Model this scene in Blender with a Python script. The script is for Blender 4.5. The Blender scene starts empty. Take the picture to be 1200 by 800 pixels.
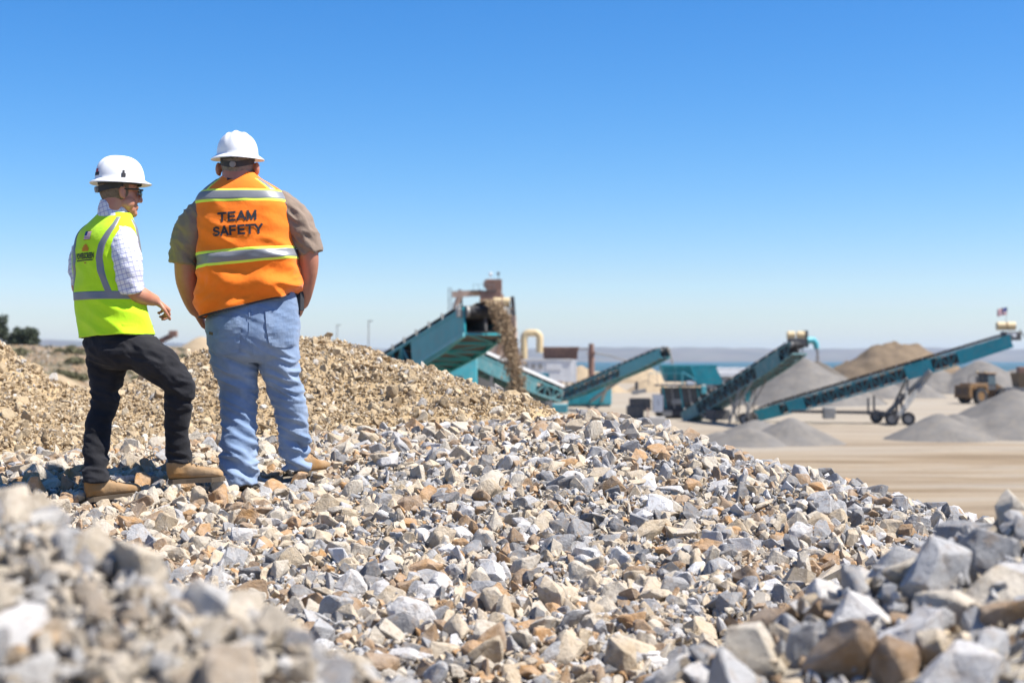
import bpy, bmesh, math, random
import numpy as np
from mathutils import Vector, Matrix, noise
from mathutils.bvhtree import BVHTree

random.seed(7); rng = np.random.default_rng(7)
scene = bpy.context.scene
COL = scene.collection
R = math.radians

# ------------------------------------------------------------------ camera, sky, sun, exposure
F, HY, ZC = 1667.0, 419.0, 5.8          # focal length in photo pixels, horizon row, eye height above the yard
cam_d = bpy.data.cameras.new('camera'); cam = bpy.data.objects.new('camera', cam_d); COL.objects.link(cam)
cam.location = (0, 0, ZC); cam.rotation_euler = (R(90), 0, 0)
cam_d.sensor_width = 36.0; cam_d.lens = 36.0 * F / 1200.0
cam_d.shift_y = (HY - 400.0) / 1200.0
cam_d.clip_start = 0.05; cam_d.clip_end = 40000
cam_d.dof.use_dof = True; cam_d.dof.focus_distance = 7.2; cam_d.dof.aperture_fstop = 2.5
scene.camera = cam

SUN_EL, SUN_AZ = R(57), R(102)           # azimuth from the view direction (+Y) towards the right (+X)
world = bpy.data.worlds.new('World'); scene.world = world; world.use_nodes = True
wt = world.node_tree; bg = wt.nodes['Background']
sky = wt.nodes.new('ShaderNodeTexSky'); sky.sky_type = 'NISHITA'; sky.sun_disc = False
sky.sun_elevation = SUN_EL; sky.sun_rotation = SUN_AZ
sky.altitude = 300; sky.air_density = 1.0; sky.dust_density = 0.4; sky.ozone_density = 3.0
hs = wt.nodes.new('ShaderNodeHueSaturation'); hs.inputs['Saturation'].default_value = 1.22; hs.inputs['Hue'].default_value = 0.517
wt.links.new(sky.outputs['Color'], hs.inputs['Color'])
# clear, deep-blue day: one grade for the whole sky (less red scatter, a little more blue)
sep = wt.nodes.new('ShaderNodeSeparateColor'); com = wt.nodes.new('ShaderNodeCombineColor'); wt.links.new(hs.outputs['Color'], sep.inputs[0])
for ch, (gain, pw) in enumerate(((0.41, 1.54), (1.03, 1.0), (1.21, 1.0))):
    a_ = wt.nodes.new('ShaderNodeMath'); a_.operation = 'POWER'; a_.inputs[1].default_value = pw; wt.links.new(sep.outputs[ch], a_.inputs[0])
    b_ = wt.nodes.new('ShaderNodeMath'); b_.operation = 'MULTIPLY'; b_.inputs[1].default_value = gain; wt.links.new(a_.outputs[0], b_.inputs[0]); wt.links.new(b_.outputs[0], com.inputs[ch])
wt.links.new(com.outputs[0], bg.inputs['Color'])
bg.inputs['Strength'].default_value = 0.075
sun_d = bpy.data.lights.new('sun', 'SUN'); sun = bpy.data.objects.new('sun', sun_d); COL.objects.link(sun)
sun_d.energy = 5.0; sun_d.angle = R(0.53); sun_d.color = (1.0, 0.955, 0.89)
sdir = Vector((math.cos(SUN_EL) * math.sin(SUN_AZ), math.cos(SUN_EL) * math.cos(SUN_AZ), math.sin(SUN_EL)))
sun.rotation_euler = sdir.to_track_quat('Z', 'Y').to_euler(); sun.location = (20, 0, 40)
vs = scene.view_settings
vs.view_transform = 'Standard'; vs.look = 'None'; vs.gamma = 1.0; vs.use_curve_mapping = False
vs.exposure = 0.85
scene.cycles.use_denoising = True
scene.cycles.max_bounces = 6; scene.cycles.diffuse_bounces = 3; scene.cycles.volume_bounces = 1
scene.cycles.use_adaptive_sampling = False

# ------------------------------------------------------------------ helpers
def P(px, py, Y):
    return Vector(((px - 600.0) / F * Y, Y, ZC + (HY - py) / F * Y))
def PA(px, py, Y):
    return ((px - 600.0) / F * Y, Y, ZC + (HY - py) / F * Y)
def G(px, py):
    Y = F * ZC / (py - HY)
    return Vector(((px - 600.0) / F * Y, Y, 0.0))

OFF = {}
def place(o, parent):
    COL.objects.link(o)
    if parent is not None:
        o.parent = parent
        OFF[o] = OFF.get(parent, Vector((0, 0, 0)))
    return o
def thing(name, label, cat, loc, group=None):
    o = bpy.data.objects.new(name, None); o.empty_display_size = 0.2
    o.location = loc; COL.objects.link(o); OFF[o] = Vector(loc)
    o['label'] = label; o['category'] = cat
    if group: o['group'] = group
    return o
def tag(o, label, cat, group=None):
    o['label'] = label; o['category'] = cat
    if group: o['group'] = group
    return o

class MB:
    def __init__(s): s.v = []; s.f = []; s.m = []
    def add(s, vs_, fs, mi=0):
        b = len(s.v); s.v += [tuple(v) for v in vs_]
        s.f += [tuple(i + b for i in f) for f in fs]; s.m += [mi] * len(fs)
        return s
    def beam(s, p0, p1, w, h, up=(0, 0, 1), mi=0):
        p0 = Vector(p0); p1 = Vector(p1); u = (p1 - p0).normalized(); up = Vector(up)
        r = u.cross(up)
        if r.length < 1e-4: r = u.cross(Vector((1, 0, 0)))
        r.normalize(); n = r.cross(u)
        vs_ = []
        for p in (p0, p1):
            for a, b in ((-1, -1), (1, -1), (1, 1), (-1, 1)):
                vs_.append(p + r * (a * w / 2) + n * (b * h / 2))
        return s.add(vs_, [(3, 2, 1, 0), (4, 5, 6, 7), (0, 1, 5, 4), (1, 2, 6, 5), (2, 3, 7, 6), (3, 0, 4, 7)], mi)
    def box(s, c, sx, sy, sz, rz=0, mi=0):
        c = Vector(c); d = Vector((math.cos(rz), math.sin(rz), 0))
        return s.beam(c - d * sx / 2, c + d * sx / 2, sy, sz, mi=mi)
    def hexa(s, lo, hi, mi=0):
        return s.add(list(lo) + list(hi), [(3, 2, 1, 0), (4, 5, 6, 7), (0, 1, 5, 4), (1, 2, 6, 5), (2, 3, 7, 6), (3, 0, 4, 7)], mi)
    def tube(s, p0, p1, r0, r1=None, n=12, mi=0):
        r1 = r0 if r1 is None else r1
        p0 = Vector(p0); p1 = Vector(p1); u = (p1 - p0).normalized()
        a = u.cross(Vector((0, 0, 1)))
        if a.length < 1e-3: a = u.cross(Vector((1, 0, 0)))
        a.normalize(); b = u.cross(a)
        vs_ = []
        for p, r in ((p0, r0), (p1, r1)):
            for i in range(n):
                t = 2 * math.pi * i / n
                vs_.append(p + a * (r * math.cos(t)) + b * (r * math.sin(t)))
        fs = [(i, (i + 1) % n, n + (i + 1) % n, n + i) for i in range(n)]
        fs += [tuple(range(n - 1, -1, -1)), tuple(range(n, 2 * n))]
        return s.add(vs_, fs, mi)
    def path(s, pts, r, n=10, mi=0):
        pts = [Vector(p) for p in pts]; rings = []
        ref = None
        for i, p in enumerate(pts):
            u = (pts[min(i + 1, len(pts) - 1)] - pts[max(i - 1, 0)]).normalized()
            if ref is None:
                ref = u.cross(Vector((0, 0, 1)))
                if ref.length < 1e-3: ref = u.cross(Vector((1, 0, 0)))
            a = (ref - u * ref.dot(u)).normalized(); b = u.cross(a); ref = a
            rr = r[i] if isinstance(r, (list, tuple)) else r
            rings.append([p + a * (rr * math.cos(2 * math.pi * k / n)) + b * (rr * math.sin(2 * math.pi * k / n)) for k in range(n)])
        return s.rings(rings, mi)
    def rings(s, rings, mi=0, cap=True):
        n = len(rings[0]); vs_ = [v for r in rings for v in r]; fs = []
        for j in range(len(rings) - 1):
            for i in range(n):
                fs.append((j * n + i, j * n + (i + 1) % n, (j + 1) * n + (i + 1) % n, (j + 1) * n + i))
        if cap:
            fs.append(tuple(range(n - 1, -1, -1))); fs.append(tuple(range((len(rings) - 1) * n, len(rings) * n)))
        return s.add(vs_, fs, mi)
    def ball(s, c, r, n=12, m=8, rot=None, mi=0):
        c = Vector(c); rx, ry, rz = r if isinstance(r, (tuple, list)) else (r, r, r)
        rg = []
        for j in range(m + 1):
            t = math.pi * (j + 0.02) / (m + 0.04); ring = []
            for i in range(n):
                q = 2 * math.pi * i / n
                v = Vector((rx * math.sin(t) * math.cos(q), ry * math.sin(t) * math.sin(q), -rz * math.cos(t)))
                if rot is not None: v = rot @ v
                ring.append(c + v)
            rg.append(ring)
        return s.rings(rg, mi)
    def build(s, name, mats, parent=None, smooth=False, bevel=0, angle=40):
        off = OFF.get(parent, Vector((0, 0, 0))) if parent is not None else Vector((0, 0, 0))
        me = bpy.data.meshes.new(name)
        me.from_pydata([tuple(Vector(v) - off) for v in s.v], [], s.f)
        if not isinstance(mats, (list, tuple)): mats = [mats]
        for m in mats: me.materials.append(m)
        if len(mats) > 1: me.polygons.foreach_set('material_index', s.m)
        bm = bmesh.new(); bm.from_mesh(me); bmesh.ops.recalc_face_normals(bm, faces=bm.faces)
        if bevel: bmesh.ops.bevel(bm, geom=bm.edges[:], offset=bevel, segments=1, affect='EDGES', clamp_overlap=True)
        bm.to_mesh(me); bm.free()
        if smooth:
            me.shade_smooth()
            if angle < 180: me.set_sharp_from_angle(angle=R(angle))
        o = bpy.data.objects.new(name, me)
        return place(o, parent)

def np_mesh(name, V, Fc, mats, parent=None, smooth=True, attr=None):
    """V (n,3) array in world space, Fc (m,k) int array"""
    off = OFF.get(parent, Vector((0, 0, 0))) if parent is not None else Vector((0, 0, 0))
    me = bpy.data.meshes.new(name); V = np.asarray(V, np.float32) - np.array(off, np.float32); Fc = np.asarray(Fc, np.int32)
    k = Fc.shape[1]
    me.vertices.add(len(V)); me.vertices.foreach_set('co', V.ravel())
    me.loops.add(Fc.size); me.loops.foreach_set('vertex_index', Fc.ravel())
    me.polygons.add(len(Fc)); me.polygons.foreach_set('loop_start', np.arange(0, Fc.size, k, dtype=np.int32))
    if attr is not None:
        for an, av in attr.items():
            a = me.attributes.new(an, 'FLOAT', 'POINT'); a.data.foreach_set('value', np.asarray(av, np.float32))
    me.update(calc_edges=True)
    if smooth: me.shade_smooth()
    else: me.shade_flat()
    for m in (mats if isinstance(mats, (list, tuple)) else [mats]): me.materials.append(m)
    o = bpy.data.objects.new(name, me)
    return place(o, parent)

# ------------------------------------------------------------------ materials
def newmat(name):
    m = bpy.data.materials.new(name); m.use_nodes = True
    nt = m.node_tree; b = nt.nodes['Principled BSDF']
    return m, nt, b
def N(nt, t, **kw):
    n = nt.nodes.new(t)
    for k, v in kw.items():
        if k in n.inputs: n.inputs[k].default_value = v
        else: setattr(n, k, v)
    return n
def ramp(nt, stops, interp='LINEAR'):
    n = nt.nodes.new('ShaderNodeValToRGB'); cr = n.color_ramp; cr.interpolation = interp
    while len(cr.elements) < len(stops): cr.elements.new(0.5)
    for e, (p, c) in zip(cr.elements, stops): e.position = p; e.color = (*c, 1)
    return n
def mix(nt, fac, a, b, mode='MIX'):
    n = nt.nodes.new('ShaderNodeMix'); n.data_type = 'RGBA'; n.blend_type = mode
    for sock, v in ((n.inputs[0], fac), (n.inputs[6], a), (n.inputs[7], b)):
        if isinstance(v, bpy.types.NodeSocket): nt.links.new(v, sock)
        elif isinstance(v, (int, float)): sock.default_value = v
        else: sock.default_value = (*v, 1)
    return n.outputs[2]
def bump(nt, b, h, strength=0.3, dist=0.01):
    n = nt.nodes.new('ShaderNodeBump'); n.inputs['Strength'].default_value = strength; n.inputs['Distance'].default_value = dist
    nt.links.new(h, n.inputs['Height']); nt.links.new(n.outputs[0], b.inputs['Normal'])
def noise_n(nt, vec, scale, detail=4, rough=0.6):
    n = nt.nodes.new('ShaderNodeTexNoise'); n.inputs['Scale'].default_value = scale
    n.inputs['Detail'].default_value = detail; n.inputs['Roughness'].default_value = rough
    if vec is not None: nt.links.new(vec, n.inputs['Vector'])
    return n.outputs['Fac']
def mapr(nt, v, a, b, c, d):
    n = nt.nodes.new('ShaderNodeMapRange')
    for i, x in enumerate((a, b, c, d)): n.inputs[1 + i].default_value = x
    nt.links.new(v, n.inputs[0]); return n.outputs[0]
def pos(nt):
    return nt.nodes.new('ShaderNodeNewGeometry').outputs['Position']
def objc(nt):
    return nt.nodes.new('ShaderNodeTexCoord').outputs['Object']

def plain(name, col, rough=0.6, metal=0.0, var=0.25, scale=3.0, dirt=None, dirt_amt=0.35, bumpy=0.0, spec=0.5, fine=None):
    m, nt, b = newmat(name)
    o = pos(nt)
    f = noise_n(nt, o, scale, 5, 0.65)
    dark = tuple(c * (1 - var) for c in col); lite = tuple(min(1, c * (1 + var * 0.6)) for c in col)
    r = ramp(nt, [(0.3, dark), (0.7, lite)]); nt.links.new(f, r.inputs[0]); c = r.outputs[0]
    if dirt:
        f2 = noise_n(nt, o, scale * 2.3, 6, 0.7)
        c = mix(nt, mapr(nt, f2, 0.45, 0.75, 0.0, dirt_amt), c, dirt)
    nt.links.new(c, b.inputs['Base Color'])
    b.inputs['Roughness'].default_value = rough; b.inputs['Metallic'].default_value = metal
    b.inputs['Specular IOR Level'].default_value = spec
    if bumpy: bump(nt, b, noise_n(nt, o, fine or scale * 12, 4), bumpy, 0.01)
    return m

GREYS = [(0.0, (0.135, 0.134, 0.136)), (0.13, (0.24, 0.239, 0.241)), (0.28, (0.36, 0.355, 0.349)), (0.44, (0.51, 0.49, 0.465)),
         (0.56, (0.49, 0.425, 0.33)), (0.68, (0.45, 0.355, 0.235)), (0.77, (0.28, 0.175, 0.09)), (0.84, (0.53, 0.43, 0.30)), (0.92, (0.42, 0.235, 0.095)), (0.97, (0.66, 0.645, 0.62))]
TANS = [(0.0, (0.30, 0.21, 0.115)), (0.2, (0.42, 0.31, 0.18)), (0.42, (0.50, 0.385, 0.235)), (0.62, (0.45, 0.335, 0.195)),
        (0.78, (0.55, 0.45, 0.31)), (0.90, (0.38, 0.36, 0.33)), (0.95, (0.62, 0.57, 0.48))]
BROWNS = [(0.0, (0.22, 0.215, 0.215)), (0.18, (0.38, 0.375, 0.365)), (0.38, (0.50, 0.475, 0.435)), (0.55, (0.46, 0.385, 0.285)),
          (0.70, (0.53, 0.45, 0.34)), (0.82, (0.34, 0.26, 0.175)), (0.9, (0.45, 0.295, 0.15)), (0.95, (0.64, 0.61, 0.57))]
def stone_mat(name, stops, use_obj, pale=(0.60, 0.56, 0.50)):
    m, nt, b = newmat(name)
    if use_obj:
        oi = nt.nodes.new('ShaderNodeObjectInfo'); sr = nt.nodes.new('ShaderNodeSeparateColor'); nt.links.new(oi.outputs['Color'], sr.inputs[0]); fac = sr.outputs[0]
        p0 = nt.nodes.new('ShaderNodeTexCoord').outputs['Object']
        w = nt.nodes.new('ShaderNodeVectorMath'); w.operation = 'ADD'
        cx = nt.nodes.new('ShaderNodeCombineXYZ'); ml = nt.nodes.new('ShaderNodeMath'); ml.operation = 'MULTIPLY'; ml.inputs[1].default_value = 50
        nt.links.new(fac, ml.inputs[0]); nt.links.new(ml.outputs[0], cx.inputs[0]); nt.links.new(p0, w.inputs[0]); nt.links.new(cx.outputs[0], w.inputs[1])
        vec = w.outputs[0]; sc = 1.4
    else:
        at = nt.nodes.new('ShaderNodeAttribute'); at.attribute_name = 'rnd'; fac = at.outputs['Fac']
        vec = pos(nt); sc = 22.0
    r = ramp(nt, stops, 'CONSTANT'); nt.links.new(fac, r.inputs[0])
    f1 = noise_n(nt, vec, sc, 5, 0.65)
    c = mix(nt, mapr(nt, f1, 0.35, 0.75, 0.0, 0.4), r.outputs[0], pale)
    f2 = noise_n(nt, vec, sc * 2.6, 4, 0.6)
    c = mix(nt, mapr(nt, f2, 0.5, 0.75, 0.0, 0.6), c, (0.27, 0.18, 0.10))
    f3 = noise_n(nt, vec, sc * 9, 3, 0.7)
    c = mix(nt, 0.35, c, mix(nt, f3, (0.35, 0.35, 0.35), (0.68, 0.68, 0.68)), 'OVERLAY')
    nt.links.new(c, b.inputs['Base Color'])
    b.inputs['Roughness'].default_value = 0.8; b.inputs['Specular IOR Level'].default_value = 0.25
    bump(nt, b, noise_n(nt, vec, sc * 5, 6, 0.7), 0.7, 0.012 if not use_obj else 0.02)
    return m
M = {}
M['stone_grey'] = stone_mat('stone_grey', GREYS, True); M['gravel_grey'] = stone_mat('gravel_grey', GREYS, False)
M['stone_tan'] = stone_mat('stone_tan', TANS, True, (0.56, 0.46, 0.32)); M['gravel_tan'] = stone_mat('gravel_tan', TANS, False, (0.56, 0.46, 0.32))
M['stone_mix'] = stone_mat('stone_mix', BROWNS, True); M['gravel_mix'] = stone_mat('gravel_mix', BROWNS, False)
M['bed'] = plain('rubble_bed', (0.30, 0.265, 0.215), 0.95, var=0.45, scale=9, bumpy=0.9, fine=45, spec=0.1)
M['dirt'] = plain('tan_dirt', (0.40, 0.295, 0.17), 0.95, var=0.3, scale=6, bumpy=0.9, fine=40, spec=0.1)
M['sand_grey'] = plain('grey_aggregate', (0.175, 0.163, 0.147), 0.95, var=0.25, scale=0.5, dirt=(0.245, 0.21, 0.165), dirt_amt=0.6, bumpy=0.8, fine=3.0, spec=0.1)
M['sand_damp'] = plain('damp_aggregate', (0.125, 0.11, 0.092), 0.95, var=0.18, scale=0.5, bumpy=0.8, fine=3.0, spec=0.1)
M['sand_tan'] = plain('tan_aggregate', (0.36, 0.275, 0.175), 0.95, var=0.2, scale=0.4, bumpy=0.8, fine=3.0, spec=0.1)
M['sand_brown'] = plain('brown_aggregate', (0.19, 0.14, 0.09), 0.95, var=0.3, scale=0.3, bumpy=0.9, fine=1.5, spec=0.1)
M['teal'] = plain('teal_paint', (0.007, 0.29, 0.335), 0.42, var=0.18, scale=1.2, dirt=(0.22, 0.23, 0.2), dirt_amt=0.3)
M['teal_lt'] = plain('faded_teal_paint', (0.06, 0.38, 0.43), 0.5, var=0.2, scale=1.4, dirt=(0.35, 0.34, 0.3), dirt_amt=0.45)
M['teal_gy'] = plain('dusty_teal_paint', (0.06, 0.20, 0.215), 0.6, var=0.2, scale=1.4, dirt=(0.3, 0.28, 0.24), dirt_amt=0.5)
M['rubber'] = plain('black_rubber', (0.022, 0.022, 0.024), 0.8, var=0.3, scale=2, dirt=(0.16, 0.14, 0.115), dirt_amt=0.4)
M['dark'] = plain('dark_steel', (0.06, 0.06, 0.062), 0.6, var=0.3, scale=1.5, dirt=(0.2, 0.17, 0.135), dirt_amt=0.5)
M['steel'] = plain('dusty_steel', (0.27, 0.265, 0.25), 0.55, 0.2, var=0.25, scale=1.5, dirt=(0.34, 0.29, 0.22), dirt_amt=0.6)
M['cream'] = plain('cream_paint', (0.60, 0.46, 0.25), 0.5, var=0.15, scale=1.5, dirt=(0.33, 0.22, 0.12), dirt_amt=0.3)
M['white_paint'] = plain('white_paint', (0.72, 0.72, 0.70), 0.5, var=0.1, scale=1.0, dirt=(0.45, 0.41, 0.35), dirt_amt=0.35)
M['yellow_print'] = plain('yellow_print', (0.55, 0.50, 0.04), 0.5, var=0.1)
M['rust'] = plain('rusted_steel', (0.26, 0.145, 0.10), 0.8, var=0.4, scale=1.0, dirt=(0.13, 0.07, 0.05), dirt_amt=0.6)
M['beige_steel'] = plain('beige_steel', (0.50, 0.355, 0.265), 0.7, var=0.2, scale=0.8, dirt=(0.28, 0.18, 0.13), dirt_amt=0.5)
M['glass'] = plain('dark_glass', (0.05, 0.075, 0.085), 0.12, var=0.1)
M['loader_y'] = plain('worn_yellow_paint', (0.20, 0.105, 0.028), 0.6, var=0.4, scale=1.2, dirt=(0.09, 0.06, 0.04), dirt_amt=0.85)
M['concrete'] = plain('pale_concrete', (0.46, 0.43, 0.38), 0.9, var=0.15, scale=1.5, bumpy=0.4, fine=20)
M['gravel_brown'] = stone_mat('gravel_brown', [(0, (0.20, 0.135, 0.075)), (.5, (0.30, 0.21, 0.12)), (.8, (.38, .29, .18))], False, (0.36, 0.27, 0.17))
M['gravel_scrub'] = stone_mat('gravel_scrub', [(0, (0.10, 0.095, 0.05)), (.3, (0.22, 0.165, 0.10)), (.55, (.30, .20, .11)), (.75, (.28, .265, .24)), (.92, (.42, .38, .32))], False, (0.34, 0.28, 0.2))

# ------------------------------------------------------------------ heights of the piles (relative to the lens)
class RBF:
    def __init__(s, pts):
        p = np.array(pts, float); s.c = p[:, :2]; n = len(p)
        d = np.linalg.norm(s.c[:, None] - s.c[None], axis=2)
        A = np.zeros((n + 1, n + 1)); A[:n, :n] = d - np.eye(n) * 0.02; A[:n, n] = 1; A[n, :n] = 1
        s.w = np.linalg.solve(A, np.append(p[:, 2], 0))
    def __call__(s, x, y):
        x = np.asarray(x, float); y = np.asarray(y, float); sh = x.shape
        q = np.stack([x.ravel(), y.ravel()], 1); out = np.empty(len(q))
        for i in range(0, len(q), 20000):
            d = np.linalg.norm(q[i:i + 20000, None] - s.c[None], axis=2)
            out[i:i + 20000] = d @ s.w[:-1] + s.w[-1]
        return out.reshape(sh)
def px3(l):
    return [((a - 600) / F * Y, Y, (HY - b) / F * Y) for a, b, Y in l]

mid_pts = px3([(-120, 590, 7.1), (0, 588, 7.1), (110, 597, 7.15), (228, 572, 7.35), (282, 577, 7.5), (346, 561, 7.75), (180, 600, 6.9),
    (450, 545, 7.9), (450, 600, 7.0), (450, 700, 5.4), (300, 640, 6.3), (300, 720, 5.1), (150, 660, 5.9), (600, 800, 4.3), (400, 800, 4.2), (800, 800, 4.4),
    (600, 700, 5.4), (600, 620, 6.6), (560, 525, 8.3), (620, 500, 8.9), (690, 486, 9.0), (650, 540, 7.8), (760, 503, 8.5), (760, 560, 7.4), (850, 533, 8.0), (905, 553, 7.7),
    (1000, 574, 7.5), (1125, 609, 7.2), (1210, 635, 7.1), (900, 640, 6.2), (1050, 640, 6.4), (750, 620, 6.6), (750, 720, 5.0), (880, 720, 5.0), (1000, 700, 5.3), (1150, 700, 5.4)]) + [
    (0.6, 10.2, -0.75), (1.4, 9.9, -1.0), (2.4, 9.2, -1.5), (3.4, 8.6, -1.9), (4.2, 7.2, -2.0), (4.5, 5.5, -2.0),
    (-2, 9.5, -0.6), (-4, 9, -0.7), (-5, 7, -0.75), (-7, 8, -1.2), (-0.3, 10, -0.6),
    (0, 3, -1.15), (-1.5, 3, -1.15), (1.5, 3, -1.2), (0, 0.3, -1.35), (-4, 3, -1.1), (3.6, 3, -1.7), (0, -2, -2.0),
    (10, 8, -6.6), (9, 13, -6.6), (5, 17, -6.6), (0, 19, -6.6), (10, 3, -6.6), (8, -4, -6.6), (0, -9, -6.6), (-8, -6, -6.6), (-14, 2, -6.6), (-15, 9, -6.6), (-12, 17, -6.6), (-6, 20, -6.6)]
tan_pts = px3([(222, 416, 11.8), (270, 406, 12.4), (350, 403, 12.4), (430, 411, 12.0), (500, 431, 11.5), (560, 451, 11.0), (620, 472, 10.6), (655, 486, 10.2),
    (245, 470, 10.3), (350, 475, 10.3), (450, 485, 9.9), (250, 520, 9.1), (330, 530, 8.8), (430, 530, 8.8), (530, 505, 9.4), (600, 497, 9.5),
    (180, 545, 8.4), (380, 556, 8.2), (500, 535, 8.5), (160, 500, 9.9), (125, 474, 12.3), (175, 462, 12.6), (205, 440, 12.2),
    (60, 505, 9.8), (60, 472, 10.8), (35, 430, 11.3), (0, 402, 11.6), (-70, 372, 11.9), (-170, 350, 12), (100, 468, 11.6), (0, 470, 10.3), (-100, 470, 10.2), (0, 530, 8.7), (-120, 540, 8.5), (90, 540, 8.6)]) + [
    (-1.5, 8.0, -0.9), (-4, 8.0, -0.95), (-0.2, 8.6, -0.75), (0.7, 9.8, -0.8), (0.5, 11.5, -1.1), (-0.6, 13.2, -0.9), (-2, 14.4, -0.9), (-2.9, 14.2, -0.9), (-3.6, 14.6, -1.6), (-4.6, 13.6, -0.9), (-6.5, 14.5, -0.9),
    (-6, 9, -0.8), (-8.5, 12, -0.2), (-10, 9, -1.5), (2.5, 13, -4), (2, 17, -6.6), (-2, 19.5, -6.6), (-5, 20, -6.6), (-10, 20, -6.6), (-16, 14, -6.6), (-14, 9, -6.6), (-6, 6, -2.5), (-1, 6, -2.5), (2.5, 9, -2.5)]
nl_pts = px3([(-200, 560, 2.95), (-60, 575, 2.9), (0, 597, 2.85), (100, 637, 2.75), (200, 698, 2.65), (300, 744, 2.55), (420, 800, 2.5), (520, 850, 2.45),
    (0, 700, 2.35), (100, 740, 2.25), (200, 800, 2.15), (0, 800, 2.05), (-200, 700, 2.4), (-200, 820, 2.1), (300, 840, 2.1)]) + [
    (-1.1, 3.5, -0.9), (-1.9, 3.6, -0.85), (-0.7, 3.2, -1.1), (-0.3, 2.9, -1.25), (0.1, 2.3, -1.35), (0.0, 1.6, -1.4), (-0.6, 1.2, -1.2), (-1.6, 1.2, -0.95), (-2.6, 3.2, -0.9), (-2.8, 2, -0.9), (-1.2, 4.4, -1.6), (-2.6, 4.6, -1.6)]
nr_pts = px3([(760, 825, 3.2), (805, 770, 3.35), (900, 718, 3.6), (1000, 678, 3.7), (1090, 650, 3.8), (1200, 608, 3.9), (1330, 570, 4.0),
    (900, 805, 3.0), (1000, 760, 3.2), (1100, 720, 3.3), (1200, 670, 3.4), (1200, 800, 2.85), (1050, 810, 2.9), (1330, 700, 3.2), (1330, 830, 2.8)]) + [
    (0.35, 3.6, -1.15), (0.55, 4.1, -1.15), (1.0, 4.5, -1.1), (1.6, 4.8, -1.15), (2.3, 5.0, -1.2), (3.2, 4.6, -1.3), (0.2, 2.8, -1.2), (0.6, 2.2, -1.25), (1.2, 1.9, -1.25), (2.2, 2.0, -1.2), (3.4, 3, -1.5), (1.6, 5.8, -1.9), (3, 5.8, -2)]
H = {'mid': RBF(mid_pts), 'tan': RBF(tan_pts), 'nl': RBF(nl_pts), 'nr': RBF(nr_pts)}
def lumps(x, y, amp, sc, seed):
    return np.array([noise.fractal((a * sc + seed, b * sc, seed * 0.37), 0.8, 2.1, 4) for a, b in zip(x.ravel(), y.ravel())]).reshape(x.shape) * amp

# ------------------------------------------------------------------ setting: terrain, water, far hills
def grid_obj(name, xs, ys, zf, mat, parent=None):
    X, Y = np.meshgrid(xs, ys); Z = zf(X, Y)
    V = np.stack([X, Y, Z], -1).reshape(-1, 3); nx, ny = len(xs), len(ys)
    i = np.arange(ny - 1)[:, None] * nx + np.arange(nx - 1)[None]
    Fc = np.stack([i, i + 1, i + nx + 1, i + nx], -1).reshape(-1, 4)
    return np_mesh(name, V, Fc, mat, parent)
def ground_mat():
    m, nt, b = newmat('yard_ground'); p = pos(nt)
    mp = nt.nodes.new('ShaderNodeMapping'); mp.inputs['Scale'].default_value = (0.03, 0.16, 1); mp.inputs['Rotation'].default_value = (0, 0, -0.1); nt.links.new(p, mp.inputs[0])
    f1 = noise_n(nt, mp.outputs[0], 1.0, 6, 0.62); f1.node.inputs['Distortion'].default_value = 1.2
    r = ramp(nt, [(0.32, (0.15, 0.105, 0.062)), (0.46, (0.25, 0.185, 0.115)), (0.55, (0.32, 0.255, 0.175)), (0.66, (0.30, 0.265, 0.215))]); nt.links.new(f1, r.inputs[0])
    f2 = noise_n(nt, p, 0.06, 5, 0.6)
    c = mix(nt, mapr(nt, f2, 0.45, 0.66, 0, 0.4), r.outputs[0], (0.33, 0.285, 0.225))
    mp2 = nt.nodes.new('ShaderNodeMapping'); mp2.inputs['Scale'].default_value = (0.07, 0.4, 1); mp2.inputs['Rotation'].default_value = (0, 0, 0.12); nt.links.new(p, mp2.inputs[0])
    f3 = noise_n(nt, mp2.outputs[0], 1.0, 5, 0.7); f3.node.inputs['Distortion'].default_value = 1.5
    c = mix(nt, mapr(nt, f3, 0.5, 0.66, 0, 0.5), c, (0.19, 0.138, 0.086))
    sq = nt.nodes.new('ShaderNodeSeparateXYZ'); nt.links.new(p, sq.inputs[0])
    c = mix(nt, mapr(nt, sq.outputs[1], 78, 125, 0, 0.55), c, (0.36, 0.32, 0.26))
    # land beyond the yard: pale straw and green-grey
    sp = nt.nodes.new('ShaderNodeSeparateXYZ'); nt.links.new(p, sp.inputs[0])
    c = mix(nt, mapr(nt, sp.outputs[1], 420, 620, 0, 1), c, mix(nt, noise_n(nt, p, 0.012, 4), (0.22, 0.21, 0.13), (0.42, 0.37, 0.27)))
    nt.links.new(c, b.inputs['Base Color']); b.inputs['Roughness'].default_value = 0.95; b.inputs['Specular IOR Level'].default_value = 0.1
    bump(nt, b, noise_n(nt, p, 1.6, 7, 0.75), 0.9, 0.12)
    return m
def yard_z(X, Y):
    d = np.hypot(X, Y)
    z = np.where(d > 600, -np.clip((d - 600) / 500, 0, 1) ** 1.5 * 16.0, 0.0)
    return z + 0.06 * np.sin(X * 0.21 + 1.3 * np.sin(Y * 0.13)) * np.sin(Y * 0.33 + np.sin(X * 0.1))
def spaced(lo, hi, n, p):
    t = np.linspace(-1, 1, n); return np.sign(t) * np.abs(t) ** p * (hi - lo) / 2 + (hi + lo) / 2
gr = grid_obj('ground', spaced(-9000, 9000, 161, 3.2), spaced(-9000, 9000, 161, 3.2), yard_z, ground_mat()); gr['kind'] = 'structure'
wm, wnt, wb = newmat('bay_water'); wb.inputs['Base Color'].default_value = (0.02, 0.075, 0.085, 1); wb.inputs['Roughness'].default_value = 0.6; wb.inputs['Specular IOR Level'].default_value = 0.2
bump(wnt, wb, noise_n(wnt, pos(wnt), 0.05, 4), 0.4, 1.0)
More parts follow.
